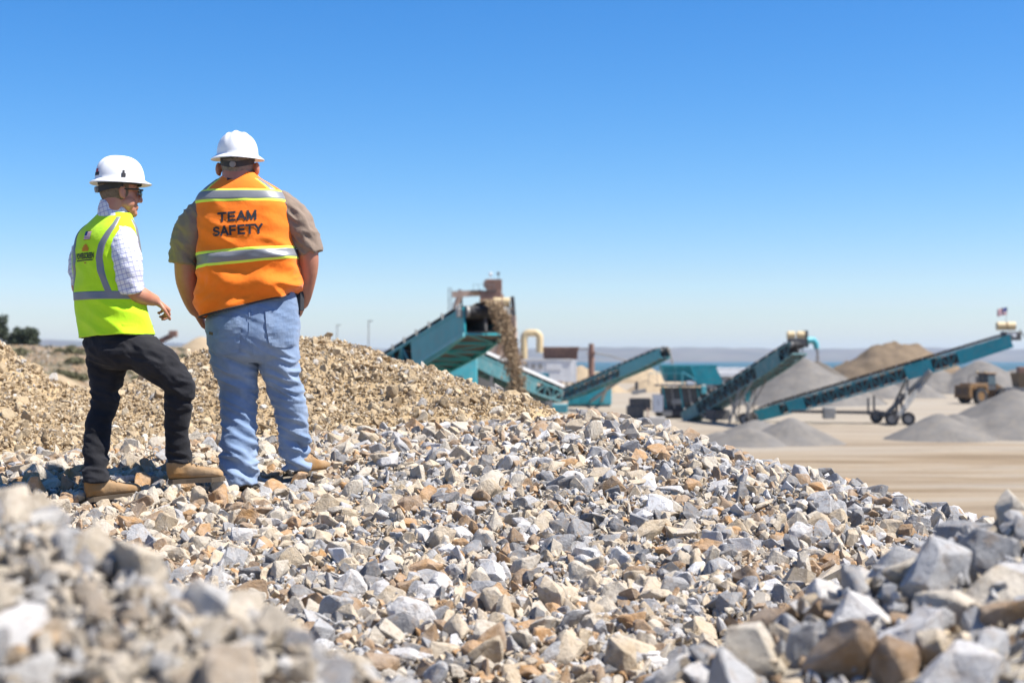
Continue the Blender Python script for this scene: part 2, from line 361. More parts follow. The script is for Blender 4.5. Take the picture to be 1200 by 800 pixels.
wa = grid_obj('water', np.linspace(-9000, 9000, 10), np.linspace(1050, 9000, 10), lambda X, Y: X * 0 - 11.5, wm); wa['kind'] = 'structure'
hm = plain('dry_grass_hills', (0.16, 0.125, 0.085), 0.95, var=0.4, scale=0.004, dirt=(0.10, 0.12, 0.07), dirt_amt=0.6, spec=0.1)
def hill_z(X, Y):
    n1 = np.array([noise.fractal((a * 0.0011, b * 0.0016, 3.1), 0.7, 2.2, 6) for a, b in zip(X.ravel(), Y.ravel())]).reshape(X.shape)
    n1 = n1 * 0.45 + 0.55
    up = np.clip((Y - 5800) / 900, 0, 1) * np.clip((8600 - Y) / 600, 0, 1)
    side = 1.0 + 0.55 * np.clip((-X - 900) / 1200, 0, 1)
    return -14 + up * side * (34 + 46 * n1)
hl = grid_obj('far_hills', np.linspace(-4200, 4200, 220), np.linspace(5700, 8700, 26), hill_z, hm); hl['kind'] = 'structure'

# scrubby rise on the left behind the gap
def scrub_mat():
    m, nt, b = newmat('scrub_soil'); p = pos(nt)
    r = ramp(nt, [(0.36, (0.075, 0.072, 0.036)), (0.45, (0.16, 0.125, 0.07)), (0.53, (0.27, 0.175, 0.095)), (0.63, (0.28, 0.245, 0.20))])
    nt.links.new(noise_n(nt, p, 0.3, 6, 0.75), r.inputs[0])
    c = mix(nt, mapr(nt, noise_n(nt, p, 0.9, 4), 0.5, 0.7, 0, 0.6), r.outputs[0], (0.15, 0.15, 0.08))
    nt.links.new(c, b.inputs['Base Color']); b.inputs['Roughness'].default_value = 0.95
    bump(nt, b, noise_n(nt, p, 3, 5), 0.8, 0.1)
    return m
def scrub_z(X, Y):
    edge = np.clip((-12 - 0.13 * (Y - 60) - X) / 16, 0, 1)
    rise = np.interp(Y, [20, 40, 60, 100, 150, 220], [4.3, 4.9, 5.2, 5.9, 7.0, 7.6])
    back = np.clip((300 - Y) / 60, 0, 1)
    return edge * edge * (3 - 2 * edge) * back * (rise + lumps(X, Y, 0.55, 0.09, 4)) - 0.4 + 0.0 * X
SX, SY = np.linspace(-130, -8, 90), np.linspace(18, 310, 100)
sc_o = grid_obj('scrub_hillside', SX, SY, scrub_z, scrub_mat()); sc_o['kind'] = 'structure'
def on_scrub(x, y):
    return float(scrub_z(np.array([[x]]), np.array([[y]]))[0, 0])

# ------------------------------------------------------------------ stones
def rock_proto(seed, npts, flat):
    r = np.random.default_rng(seed)
    ax = np.array([1.0, r.uniform(0.52, 0.92), r.uniform(0.30, 0.66) * flat])
    p = r.normal(size=(npts, 3)); p /= np.linalg.norm(p, axis=1)[:, None]
    p = np.sign(p) * np.abs(p) ** r.uniform(0.55, 0.9) * r.uniform(0.78, 1.05, (npts, 1)) * ax
    bm = bmesh.new()
    for q in p: bm.verts.new(q)
    res = bmesh.ops.convex_hull(bm, input=bm.verts)
    bad = [g for g in list(res['geom_interior']) + list(res['geom_unused']) if isinstance(g, bmesh.types.BMVert)]
    bmesh.ops.delete(bm, geom=list(set(bad)), context='VERTS')
    bmesh.ops.dissolve_limit(bm, angle_limit=R(16), verts=bm.verts, edges=bm.edges)
    bmesh.ops.triangulate(bm, faces=bm.faces)
    bmesh.ops.recalc_face_normals(bm, faces=bm.faces)
    bm.verts.ensure_lookup_table(); bm.verts.index_update()
    V = np.array([v.co[:] for v in bm.verts]); Fc = np.array([[v.index for v in f.verts] for f in bm.faces]); bm.free()
    return V / 1.0, Fc
PROTO = [rock_proto(100 + i, 15, 1.0) for i in range(26)]
PSMALL = [rock_proto(300 + i, 9, 1.0) for i in range(16)]
def hi_rock(name, k, mat):
    """stone shared by the singly placed rocks: the same hull with chipped edges"""
    me = bpy.data.meshes.new(name); bm = chipped(k, 2)
    bm.to_mesh(me); bm.free()
    me.shade_smooth(); me.set_sharp_from_angle(angle=R(20)); me.materials.append(mat); return me
def chipped(k, levels):
    V, Fc = PROTO[k]; bm = bmesh.new(); vv = [bm.verts.new(v) for v in V]
    for f in Fc: bm.faces.new([vv[i] for i in f])
    bmesh.ops.dissolve_limit(bm, angle_limit=R(10), verts=bm.verts, edges=bm.edges)
    bmesh.ops.bevel(bm, geom=bm.edges[:], offset=0.05, segments=1, affect='EDGES', clamp_overlap=True)
    bmesh.ops.triangulate(bm, faces=bm.faces)
    for _ in range(levels):
        lg = [e for e in bm.edges if e.calc_length() > (0.28 if levels > 1 else .45)]
        bmesh.ops.subdivide_edges(bm, edges=lg, cuts=1); bmesh.ops.triangulate(bm, faces=bm.faces)
    bm.normal_update()
    for v in bm.verts:
        q = noise.fractal(v.co * 1.6 + Vector((k * 3.1, 0, 0)), .6, 2.2, 4); st = noise.noise(v.co * 4 + Vector((0, k, 0)))
        v.co += v.normal * (0.045 * q + 0.022 * st - 0.05 * max(0, noise.noise(v.co * 2.3 + Vector((k, k, 0))) - .15))
    bmesh.ops.recalc_face_normals(bm, faces=bm.faces); return bm
def arr(bm):
    bm.verts.index_update(); r_ = (np.array([v.co[:] for v in bm.verts]), np.array([[v.index for v in f.verts] for f in bm.faces])); bm.free(); return r_
PMID = [arr(chipped(k, 1)) for k in range(0, 26, 2)]
def rand_rot(n):
    q = rng.normal(size=(n, 4)); q /= np.linalg.norm(q, axis=1)[:, None]
    w, x, y, z = q.T
    return np.stack([np.stack([1 - 2 * (y * y + z * z), 2 * (x * y - z * w), 2 * (x * z + y * w)], -1),
                     np.stack([2 * (x * y + z * w), 1 - 2 * (x * x + z * z), 2 * (y * z - x * w)], -1),
                     np.stack([2 * (x * z - y * w), 2 * (y * z + x * w), 1 - 2 * (x * x + y * y)], -1)], 1)
def scatter_mesh(name, pts, size, mat, parent, protos, rnd=None):
    n = len(pts); rot = rand_rot(n); kind = rng.integers(0, len(protos), n); rnd = rng.random(n) if rnd is None else rnd
    Vs, Fs, At, b = [], [], [], 0
    for k, (V, Fc) in enumerate(protos):
        idx = np.where(kind == k)[0]
        if not len(idx): continue
        W = np.einsum('nij,vj->nvi', rot[idx], V) * size[idx, None, None] + pts[idx, None, :]
        Vs.append(W.reshape(-1, 3)); m = len(V)
        Fs.append((Fc[None] + (np.arange(len(idx)) * m)[:, None, None] + b).reshape(-1, 3)); b += m * len(idx)
        At.append(np.repeat(rnd[idx], m))
    o = np_mesh(name, np.concatenate(Vs), np.concatenate(Fs), mat, parent, smooth=False, attr={'rnd': np.concatenate(At)})
    o['kind'] = 'stuff'; return o

def mid_tint(x, y):
    # the left and far side of the mound holds more tan stone
    p = np.clip(0.58 + 0.30 * np.clip((0.4 - x) / 2.2, -0.5, 1) * np.clip((y - 4.6) / 2.4, 0, 1) + 0.10 * np.sin(x * 2.1 + 1.3 * np.sin(y * 1.7)), 0.25, 0.88)
    a = rng.random(len(x)); g = rng.random(len(x)); return np.where(a < p, 0.56 + 0.40 * g ** 0.9, np.where(g > .93, .98, g * 0.6))
TINT = {'mid': mid_tint, 'nl': lambda x, y: np.where(rng.random(len(x)) < .62, rng.uniform(.38, .90, len(x)), rng.random(len(x))), 'nr': lambda x, y: np.where(rng.random(len(x)) < .42, rng.uniform(.56, .92, len(x)), rng.uniform(0.16, .56, len(x)))}
def make_pile(key, name, label, base, xs, ys, bedmat, mat_o, mat_s, region, dens, smin, smax, power, small, others, nobj=300, amp=0.03, occl=None, sink=0.25, bed_down=0.02):
    """region(x,y)->bool where stones lie; dens = stones per m2; size = half-length in metres with a power-law tail"""
    h = H[key]
    t = thing(name, label, 'rock pile', (base[0], base[1], 0))
    bed = grid_obj('rubble_bed', xs, ys, lambda X, Y: np.maximum(ZC + h(X, Y) - bed_down + lumps(X, Y, amp, 1.7, len(name)), -0.6), bedmat, t)
    x0, x1, y0, y1 = region[0]
    area = (x1 - x0) * (y1 - y0)
    def sample(dn):
        n = int(area * dn); x = rng.uniform(x0, x1, n); y = rng.uniform(y0, y1, n)
        z = h(x, y); ok = region[1](x, y)
        for k2, mar in others: ok &= z > H[k2](x, y) - mar
        return x[ok], y[ok], z[ok]
    tint = TINT.get(key, lambda x, y: rng.random(len(x)))
    x, y, z = sample(dens)
    u = rng.random(len(x)); s = smin * (1 - u * (1 - (smin / smax) ** power)) ** (-1 / power)
    z = z + lumps(x, y, amp, 1.7, len(name)) + s * rng.uniform(-sink, 0.30, len(x))
    if key == 'nr':       # big stones lie side by side, not inside one another
        keep = []
        for i in np.argsort(-s):
            if all((x[i] - x[j]) ** 2 + (y[i] - y[j]) ** 2 > (0.50 * (s[i] + s[j])) ** 2 for j in keep): keep.append(i)
        x, y, z, s = x[keep], y[keep], z[keep], s[keep]
    pts = np.stack([x, y, z + ZC], 1); rnd = tint(x, y)
    # largest in view become objects
    px = x / y * F + 600; py = HY - z / y * F
    vis = (px > -10) & (px < 1210) & (py < 815)
    if occl is not None: vis &= py < np.interp(px, [a for a, b in occl], [b for a, b in occl])
    sc = np.where(vis, s / y, 0); order = np.argsort(-sc)[:nobj]; order = order[sc[order] > 0]
    meshes = [hi_rock('stone', k, mat_o) for k in range(0, 26, 2)]
    off = OFF[t]
    for i in order:
        o = bpy.data.objects.new('stone', meshes[rng.integers(0, len(meshes))])
        o.location = Vector(pts[i]) - off; o.rotation_euler = rng.uniform(0, 6.28, 3); o.scale = (s[i],) * 3; o.color = (float(rnd[i]), 0, 0, 1)
        COL.objects.link(o); o.parent = t
    rest = np.ones(len(x), bool); rest[order] = False
    big = np.zeros(len(x), bool); big[np.argsort(-sc)[:nobj + 3200]] = True; big &= rest & (sc > 0)
    if big.sum() > 20: scatter_mesh('loose_stones', pts[big], s[big], mat_s, t, PMID, rnd[big])
    rest &= ~big
    scatter_mesh('loose_gravel', pts[rest], s[rest], mat_s, t, PROTO, rnd[rest])
    if small:
        dn, a, b_ = small; x, y, z = sample(dn); s2 = rng.uniform(a, b_, len(x))
        z = z + lumps(x, y, amp, 1.7, len(name)) + s2 * rng.uniform(-0.2, 0.4, len(x)) + rng.uniform(-0.01, 0.012, len(x))
        scatter_mesh('fine_gravel', np.stack([x, y, z + ZC], 1), s2, mat_s, t, PSMALL, tint(x, y))
    return t

FEET = [(110, 580, 7.12, 0.17), (135, 572, 7.28, 0.13), (228, 560, 7.35, 0.17), (282, 566, 7.5, 0.10), (346, 552, 7.75, 0.10)]
def free_of_feet(x, y):
    ok = np.ones(x.shape, bool)
    for a, b, Y, r in FEET:
        ok &= np.hypot(x - (a - 600) / F * Y, (y - Y - 0.02)) > r * 0.8
    return ok
infr = lambda x, y, m=1.16: np.abs(x) < 0.36 * m * y + 0.45
def mid_reg(x, y): return infr(x, y) & (y > 3.7) & free_of_feet(x, y)
nl_line = [(-100, 570), (0, 590), (100, 628), (200, 690), (300, 737), (440, 800), (500, 830), (760, 830), (800, 740), (900, 690), (1000, 650), (1080, 625), (1200, 570)]
# 50 cm cells outside the view, finer inside
def axis(lo, a, b, hi, fine, coarse):
    return np.unique(np.concatenate([np.arange(lo, a, coarse), np.arange(a, b, fine), np.arange(b, hi + coarse, coarse)]))
make_pile('mid', 'crushed_rock_mound', 'broad mound of mixed grey and tan crushed rock the two men stand on', (0, 6), axis(-16, -4.5, 4.5, 12, 0.07, 0.6), axis(-10, 3, 10.5, 20, 0.07, 0.6),
    M['bed'], M['stone_grey'], M['gravel_grey'], ((-4.9, 4.2, 3.6, 10.2), mid_reg), 900, 0.020, 0.10, 2.0, (1300, 0.008, 0.018), [('tan', 0.10), ('nl', 0.02), ('nr', 0.02)], 300, 0.03, nl_line)
make_pile('tan', 'rubble_bank', 'tan bank of dirt and small rubble rising behind the two men', (-3, 11), axis(-17, -6, 2.2, 3, 0.08, 0.6), axis(6, 8, 14.5, 21, 0.08, 0.6),
    M['dirt'], M['stone_tan'], M['gravel_tan'], ((-5.8, 1.6, 7.6, 13.2), lambda x, y: infr(x, y, 1.08)), 620, 0.012, 0.075, 1.9, (900, 0.007, 0.015), [('mid', 0.03)], 300, 0.04, [(0, 545), (400, 550), (520, 515), (660, 490), (1200, 480)], 0.6)
make_pile('nl', 'rubble_pile', 'blurred pile of small pale rubble in the bottom left foreground', (-1.2, 2.4), axis(-3.2, -2.2, 0.3, 0.4, 0.05, 0.3), axis(0.8, 1.6, 3.4, 4.8, 0.05, 0.3),
    M['bed'], M['stone_mix'], M['gravel_mix'], ((-1.9, 0.3, 1.5, 3.7), lambda x, y: np.abs(x) < 0.36 * 1.3 * y + 0.3), 900, 0.020, 0.085, 1.9, (1500, 0.009, 0.018), [('mid', 0.02)], 300, 0.03)
make_pile('nr', 'boulder_pile', 'blurred heap of large angular grey boulders in the bottom right foreground', (1.4, 3.3), axis(-0.2, 0, 3, 3.8, 0.06, 0.3), axis(1.6, 2.2, 5, 6.2, 0.06, 0.3),
    M['bed'], M['stone_grey'], M['gravel_grey'], ((-0.05, 2.6, 2.3, 5.0), lambda x, y: np.abs(x) < 0.36 * 1.3 * y + 0.3), 620, 0.050, 0.128, 0.7, (500, 0.014, 0.036), [('mid', 0.02)], 300, 0.035, None, 0.45, 0.05)

# ------------------------------------------------------------------ people
def cloth_mat(name, col, rough=0.85, var=0.12, weave=900, fold=0.25, worn=None, sheen=0.2):
    m, nt, b = newmat(name); p = pos(nt)
    r = ramp(nt, [(0.3, tuple(c * (1 - var) for c in col)), (0.7, tuple(min(1, c * (1 + var)) for c in col))])
    nt.links.new(noise_n(nt, p, 7, 5, 0.6), r.inputs[0]); c = r.outputs[0]
    if worn: c = mix(nt, mapr(nt, noise_n(nt, p, 4.5, 4, 0.55), 0.45, 0.72, 0, 0.8), c, worn)
    nt.links.new(c, b.inputs['Base Color']); b.inputs['Roughness'].default_value = rough
    b.inputs['Specular IOR Level'].default_value = 0.2; b.inputs['Sheen Weight'].default_value = sheen
    n1 = noise_n(nt, p, 28, 4, 0.55); n2 = noise_n(nt, p, weave * 0.4, 2, 0.5)
    bump(nt, b, mix(nt, 0.12, n1, n2), fold, 0.012)
    return m
M['hivis_orange'] = cloth_mat('orange_vest_fabric', (0.93, 0.20, 0.012), var=0.05, fold=0.3)
M['hivis_lime'] = cloth_mat('lime_vest_fabric', (0.52, 0.86, 0.015), var=0.05, fold=0.3)
M['lime_trim'] = cloth_mat('lime_trim', (0.72, 0.86, 0.09), var=0.04, fold=0.1)
M['silver'] = plain('reflective_tape', (0.21, 0.215, 0.23), 0.45, 0.1, var=0.08, scale=20)
M['shirt_tan'] = cloth_mat('taupe_shirt', (0.235, 0.175, 0.13), var=0.08, fold=0.5)
M['denim'] = cloth_mat('blue_denim', (0.17, 0.24, 0.36), var=0.16, worn=(0.31, 0.38, 0.48), fold=0.35)
M['black_denim'] = cloth_mat('black_denim', (0.016, 0.016, 0.019), var=0.3, worn=(0.032, 0.031, 0.033), fold=0.35, sheen=0.06)
M['boot'] = cloth_mat('tan_leather', (0.30, 0.165, 0.062), rough=0.7, var=0.25, worn=(0.40, 0.29, 0.18), fold=0.5, sheen=0)
M['sole'] = plain('boot_sole', (0.13, 0.095, 0.06), 0.8, var=0.2)
M['ink'] = plain('black_print', (0.025, 0.025, 0.03), 0.7, var=0.1)
M['orange_ink'] = plain('orange_print', (0.65, 0.22, 0.01), 0.7, var=0.1)
M['red_ink'] = plain('red_print', (0.45, 0.03, 0.04), 0.7, var=0.1)
M['white_ink'] = plain('white_print', (0.75, 0.75, 0.75), 0.7, var=0.05)
M['blue_ink'] = plain('blue_print', (0.03, 0.05, 0.22), 0.7, var=0.1)
M['helmet'] = plain('white_shell', (0.80, 0.80, 0.79), 0.28, var=0.03, scale=8)
M['strap'] = plain('black_webbing', (0.03, 0.03, 0.032), 0.7, var=0.2, scale=30)
M['knob'] = plain('grey_plastic', (0.22, 0.21, 0.21), 0.5, var=0.1)
M['lens'] = plain('mirror_lens', (0.03, 0.10, 0.11), 0.08, 0.6, var=0.1)
def skin_mat(name, col):
    m, nt, b = newmat(name); p = pos(nt)
    r = ramp(nt, [(0.3, (col[0] * 0.88, col[1] * 0.74, col[2] * 0.70)), (0.7, col)]); nt.links.new(noise_n(nt, p, 16, 5, 0.6), r.inputs[0])
    nt.links.new(r.outputs[0], b.inputs['Base Color']); b.inputs['Roughness'].default_value = 0.5
    b.inputs['Subsurface Weight'].default_value = 0.12; b.inputs['Subsurface Radius'].default_value = (0.02, 0.008, 0.004)
    bump(nt, b, noise_n(nt, p, 180, 3), 0.15, 0.003); return m
M['skin_a'] = skin_mat('tanned_skin', (0.50, 0.245, 0.155)); M['skin_b'] = skin_mat('ruddy_skin', (0.44, 0.20, 0.125))
M['hair_a'] = plain('cropped_hair', (0.20, 0.145, 0.10), 0.8, var=0.4, scale=60, bumpy=0.6, fine=350)
M['hair_b'] = plain('greying_hair', (0.22, 0.19, 0.165), 0.8, var=0.4, scale=60, bumpy=0.6, fine=350)
def plaid_mat():
    m, nt, b = newmat('plaid_cotton'); p = objc(nt)
    sp = nt.nodes.new('ShaderNodeSeparateXYZ')
    mp = nt.nodes.new('ShaderNodeMapping'); mp.inputs['Rotation'].default_value = (0, 0.25, R(35)); nt.links.new(p, mp.inputs[0]); nt.links.new(mp.outputs[0], sp.inputs[0])
    def lines(sock, period, width, ph=0.0):
        a = nt.nodes.new('ShaderNodeMath'); a.operation = 'MULTIPLY_ADD'; a.inputs[1].default_value = 1 / period; a.inputs[2].default_value = ph; nt.links.new(sock, a.inputs[0])
        f = nt.nodes.new('ShaderNodeMath'); f.operation = 'FRACT'; nt.links.new(a.outputs[0], f.inputs[0])
        g = nt.nodes.new('ShaderNodeMath'); g.operation = 'LESS_THAN'; g.inputs[1].default_value = width; nt.links.new(f.outputs[0], g.inputs[0]); return g.outputs[0]
    c = (0.70, 0.70, 0.73)
    c = mix(nt, lines(sp.outputs[2], 0.025, 0.2), c, (0.40, 0.41, 0.58))
    sx = nt.nodes.new('ShaderNodeMath'); sx.operation = 'ADD'; nt.links.new(sp.outputs[0], sx.inputs[0]); nt.links.new(sp.outputs[1], sx.inputs[1])
    m2 = nt.nodes.new('ShaderNodeMath'); m2.operation = 'MULTIPLY'; m2.inputs[1].default_value = 0.62; nt.links.new(lines(sx.outputs[0], 0.030, 0.2), m2.inputs[0])
    c = mix(nt, m2.outputs[0], c, (0.30, 0.30, 0.50))
    nt.links.new(c, b.inputs['Base Color']); b.inputs['Roughness'].default_value = 0.85
    bump(nt, b, noise_n(nt, p, 22, 4), 0.5, 0.015); return m
M['plaid'] = plaid_mat()

def ell(c, a, b, yaw=0.0, n=28, ex=2.3, tilt=0.0, pitch=0.0):
    """horizontal ring: right axis a, facing axis b; yaw clockwise from +Y; tilt lifts the right side"""
    r = Vector((math.cos(yaw), -math.sin(yaw), 0)); f = Vector((math.sin(yaw), math.cos(yaw), 0)); out = []
    for i in range(n):
        t = 2 * math.pi * i / n; ct, st = math.cos(t), math.sin(t)
        u = math.copysign(abs(ct) ** (2 / ex), ct) * a; w = math.copysign(abs(st) ** (2 / ex), st) * b
        out.append(Vector(c) + r * u + f * w + Vector((0, 0, tilt * u + pitch * w)))
    return out
def limb(mb, pts, n=16):
    """pts: (Vector, radius) chain with hemispherical-ish ends"""
    p = [Vector(q[0]) for q in pts]; r = [q[1] for q in pts]
    # catmull subdivision for smooth bends
    P2, R2 = [], []
    for i in range(len(p) - 1):
        p0 = p[max(i - 1, 0)]; p3 = p[min(i + 2, len(p) - 1)]
        for k in range(5):
            t = k / 5
            P2.append(0.5 * ((2 * p[i]) + (p[i + 1] - p0) * t + (2 * p0 - 5 * p[i] + 4 * p[i + 1] - p3) * t * t + (3 * p[i] - p0 - 3 * p[i + 1] + p3) * t ** 3))
            R2.append(r[i] * (1 - t) + r[i + 1] * t)
    P2.append(p[-1]); R2.append(r[-1])
    d0 = (P2[0] - P2[1]).normalized(); d1 = (P2[-1] - P2[-2]).normalized()
    P2 = [P2[0] + d0 * R2[0] * 0.7, P2[0] + d0 * R2[0] * 0.45] + P2 + [P2[-1] + d1 * R2[-1] * 0.45, P2[-1] + d1 * R2[-1] * 0.7]
    R2 = [R2[0] * 0.45, R2[0] * 0.8] + R2 + [R2[-1] * 0.8, R2[-1] * 0.45]
    mb.path(P2, R2, n)
def blob(mb, voxel, smooth=3):
    """fuse closed pieces into one continuous skin; returns numpy verts, list faces"""
    me = bpy.data.meshes.new('tmp'); me.from_pydata(mb.v, [], mb.f)
    bm = bmesh.new(); bm.from_mesh(me); bmesh.ops.recalc_face_normals(bm, faces=bm.faces); bm.to_mesh(me); bm.free()
    o = bpy.data.objects.new('tmp', me); COL.objects.link(o)
    md = o.modifiers.new('r', 'REMESH'); md.mode = 'VOXEL'; md.voxel_size = voxel; md.adaptivity = 0
    ms = o.modifiers.new('s', 'SMOOTH'); ms.factor = 0.5; ms.iterations = smooth
    dg = bpy.context.evaluated_depsgraph_get(); ev = o.evaluated_get(dg); em = ev.to_mesh()
    V = np.empty(len(em.vertices) * 3); em.vertices.foreach_get('co', V); V = V.reshape(-1, 3)
    Nn = np.empty(len(em.vertices) * 3); em.vertices.foreach_get('normal', Nn); Nn = Nn.reshape(-1, 3)
    Fc = [tuple(p.vertices) for p in em.polygons]
    ev.to_mesh_clear(); bpy.data.objects.remove(o); bpy.data.meshes.remove(me)
    return V, Nn, Fc
def skin_obj(name, V, Fc, mat, parent):
    off = OFF[parent]; me = bpy.data.meshes.new(name)
    me.from_pydata([(v[0] - off[0], v[1] - off[1], v[2] - off[2]) for v in V], [], Fc); me.shade_smooth()
    me.materials.append(mat); o = bpy.data.objects.new(name, me); return place(o, parent)
def wrinkle(V, Nn, amp_f, freq=(9, 9, 26), seed=0.0, slant=0.0):
    out = V.copy()
    for i in range(len(V)):
        a = amp_f(V[i])
        if a <= 0: continue
        x, y, z = V[i]; z2 = z + slant * x
        q = noise.noise((x * freq[0] + seed, y * freq[1], z2 * freq[2])) + 0.5 * noise.noise((x * freq[0] * 2 + seed, y * freq[1] * 2, z2 * freq[2] * 1.7 + 5))
        q = 0.7 - abs(q) * 2.2
        out[i] += Nn[i] * (a * q)
    return out

class Sheet:
    """lofted garment grid: rows of rings, with displacement; patches can be laid on it"""
    def __init__(s, rings, rows, cols, disp=None):
        k = np.array([[tuple(v) for v in r] for r in rings])   # coarse rings (m,n,3)
        m = len(k); t = np.linspace(0, m - 1, rows); g = np.empty((rows, k.shape[1], 3))
        for j, q in enumerate(t):      # catmull along the rows
            i = min(int(q), m - 2); f = q - i
            a, b, c, d = k[max(i - 1, 0)], k[i], k[i + 1], k[min(i + 2, m - 1)]
            g[j] = 0.5 * (2 * b + (c - a) * f + (2 * a - 5 * b + 4 * c - d) * f * f + (3 * b - a - 3 * c + d) * f ** 3)
        s.V = g; s.norm()
        if disp:
            for j in range(rows):
                for i in range(g.shape[1]): g[j, i] += s.Nn[j, i] * disp(g[j, i], j / (rows - 1))
            s.norm()
    def norm(s):
        du = np.roll(s.V, -1, 1) - np.roll(s.V, 1, 1); dv = np.gradient(s.V, axis=0)
        n = np.cross(du, dv); n /= np.linalg.norm(n, axis=2)[..., None] + 1e-9
        c = s.V.mean((0, 1)); 
        if ((s.V - c) * n).sum() < 0: n = -n
        s.Nn = n
    def at(s, v, u):
        rows, n = s.V.shape[:2]; a = min(max(v, 0), 1) * (rows - 1); j = min(int(a), rows - 2); fa = a - j
        b = (u % 1.0) * n; i = int(b) % n; fb = b - int(b); i2 = (i + 1) % n
        q = lambda A: (A[j, i] * (1 - fb) + A[j, i2] * fb) * (1 - fa) + (A[j + 1, i] * (1 - fb) + A[j + 1, i2] * fb) * fa
        return q(s.V), q(s.Nn)
    def build(s, name, mat, parent, hem=0.012):
        rows, n = s.V.shape[:2]
        V = np.concatenate([s.V, (s.V[-1] - s.Nn[-1] * hem)[None], (s.V[-1] - s.Nn[-1] * hem + np.array([0, 0, 0.05]))[None]], 0)
        i = np.arange(rows + 1)[:, None] * n + np.arange(n)[None]; j = np.roll(i, -1, 1)
        Fc = np.stack([i, j, j + n, i + n], -1).reshape(-1, 4)
        return np_mesh(name, V.reshape(-1, 3), Fc, mat, parent)
    def patch(s, name, mat, parent, v0, v1, u0, u1, off=0.0025, nv=10, nu=40):
        """u0,u1 may be functions of v; v0,v1 functions of u-fraction"""
        fn = lambda q: q if callable(q) else (lambda _ : q)
        v0, v1, u0, u1 = map(fn, (v0, v1, u0, u1)); V = []
        for a in range(nv + 1):
            for b in range(nu + 1):
                fb = b / nu; v = v0(fb) + (v1(fb) - v0(fb)) * a / nv
                u = u0(v) + (u1(v) - u0(v)) * fb
                p, n = s.at(v, u); e = off if 0 < a < nv and 0 < b < nu else off * 0.2
                V.append(p + n * e)
        i = np.arange(nv)[:, None] * (nu + 1) + np.arange(nu)[None]
        Fc = np.stack([i, i + 1, i + nu + 2, i + nu + 1], -1).reshape(-1, 4)
        return np_mesh(name, np.array(V), Fc, mat, parent)

def decal(name, verts2, faces, mat, parent, target, org, rt, up, into, off=0.003, mats=None, mi=None):
    """lay a flat print on a garment: verts2 in metres in the (rt, up) plane"""
    tm = target.data; o2 = OFF[target] if target in OFF else Vector((0, 0, 0))
    tree = BVHTree.FromPolygons([v.co + o2 for v in tm.vertices], [tuple(p.vertices) for p in tm.polygons])
    rt, up, into = Vector(rt).normalized(), Vector(up).normalized(), Vector(into).normalized(); V = []; last = Vector(org)
    for (a, b) in verts2:
        p = Vector(org) + rt * a + up * b
        hit, nn, _, _ = tree.ray_cast(p - into * 0.6, into, 1.5)
        if hit is None: hit = last + rt * 0
        else: hit = hit - into * off
        last = hit; V.append(hit)
    mb = MB(); mb.add(V, faces)
    if mi: mb.m = mi
    return mb.build(name, mats or mat, parent)
def grid2(w, h, nx, ny, shape=None):
    v, f = [], []
    for j in range(ny + 1):
        for i in range(nx + 1):
            a = (i / nx - 0.5) * w; b = (j / ny - 0.5) * h
            v.append(shape(a, b) if shape else (a, b))
    for j in range(ny):
        for i in range(nx):
            k = j * (nx + 1) + i; f.append((k, k + 1, k + nx + 2, k + nx + 1))
    return v, f
def text2(s, size, bold=0.0, xs=1.0, shear=0.0):
    cu = bpy.data.curves.new('t', 'FONT'); cu.body = s; cu.size = size; cu.align_x = 'CENTER'; cu.align_y = 'CENTER'; cu.offset = bold; cu.resolution_u = 3
    o = bpy.data.objects.new('t', cu); COL.objects.link(o)
    dg = bpy.context.evaluated_depsgraph_get(); me = bpy.data.meshes.new_from_object(o.evaluated_get(dg))
    bm = bmesh.new(); bm.from_mesh(me); bmesh.ops.triangulate(bm, faces=bm.faces)
    for _ in range(3):
        lg = [e for e in bm.edges if e.calc_length() > size * 0.18]
        if not lg: break
        bmesh.ops.subdivide_edges(bm, edges=lg, cuts=1); bmesh.ops.triangulate(bm, faces=bm.faces)
    bm.verts.index_update()
    v = [(q.co.x * xs + shear * q.co.y, q.co.y) for q in bm.verts]; f = [tuple(w.index for w in q.verts) for q in bm.faces]
    bm.free(); bpy.data.objects.remove(o); bpy.data.curves.remove(cu); bpy.data.meshes.remove(me)
    return v, f

GLYPH = {'T': [[(0, 1), (.9, 1)], [(.45, 1), (.45, 0)]], 'E': [[(.1, 1), (.1, 0)], [(.1, 1), (.8, 1)], [(.1, .5), (.75, .5)], [(.1, 0), (.82, 0)]],
 'A': [[(0, 0), (.46, 1.02)], [(.44, 1.02), (.9, 0)], [(.2, .32), (.7, .32)]], 'M': [[(.06, 0), (.06, 1)], [(.06, 1), (.5, .05)], [(.5, .05), (.94, 1)], [(.94, 1), (.94, 0)]],
 'S': [[(.82, .76), (.72, .94), (.45, 1.0), (.18, .92), (.12, .74), (.25, .58), (.5, .51), (.75, .42), (.86, .24), (.74, .06), (.45, 0), (.16, .06), (.06, .26)]],
 'F': [[(.1, 1), (.1, 0)], [(.1, 1), (.8, 1)], [(.1, .5), (.72, .5)]], 'Y': [[(0, 1), (.45, .45)], [(.9, 1), (.45, .45)], [(.45, .5), (.45, 0)]]}
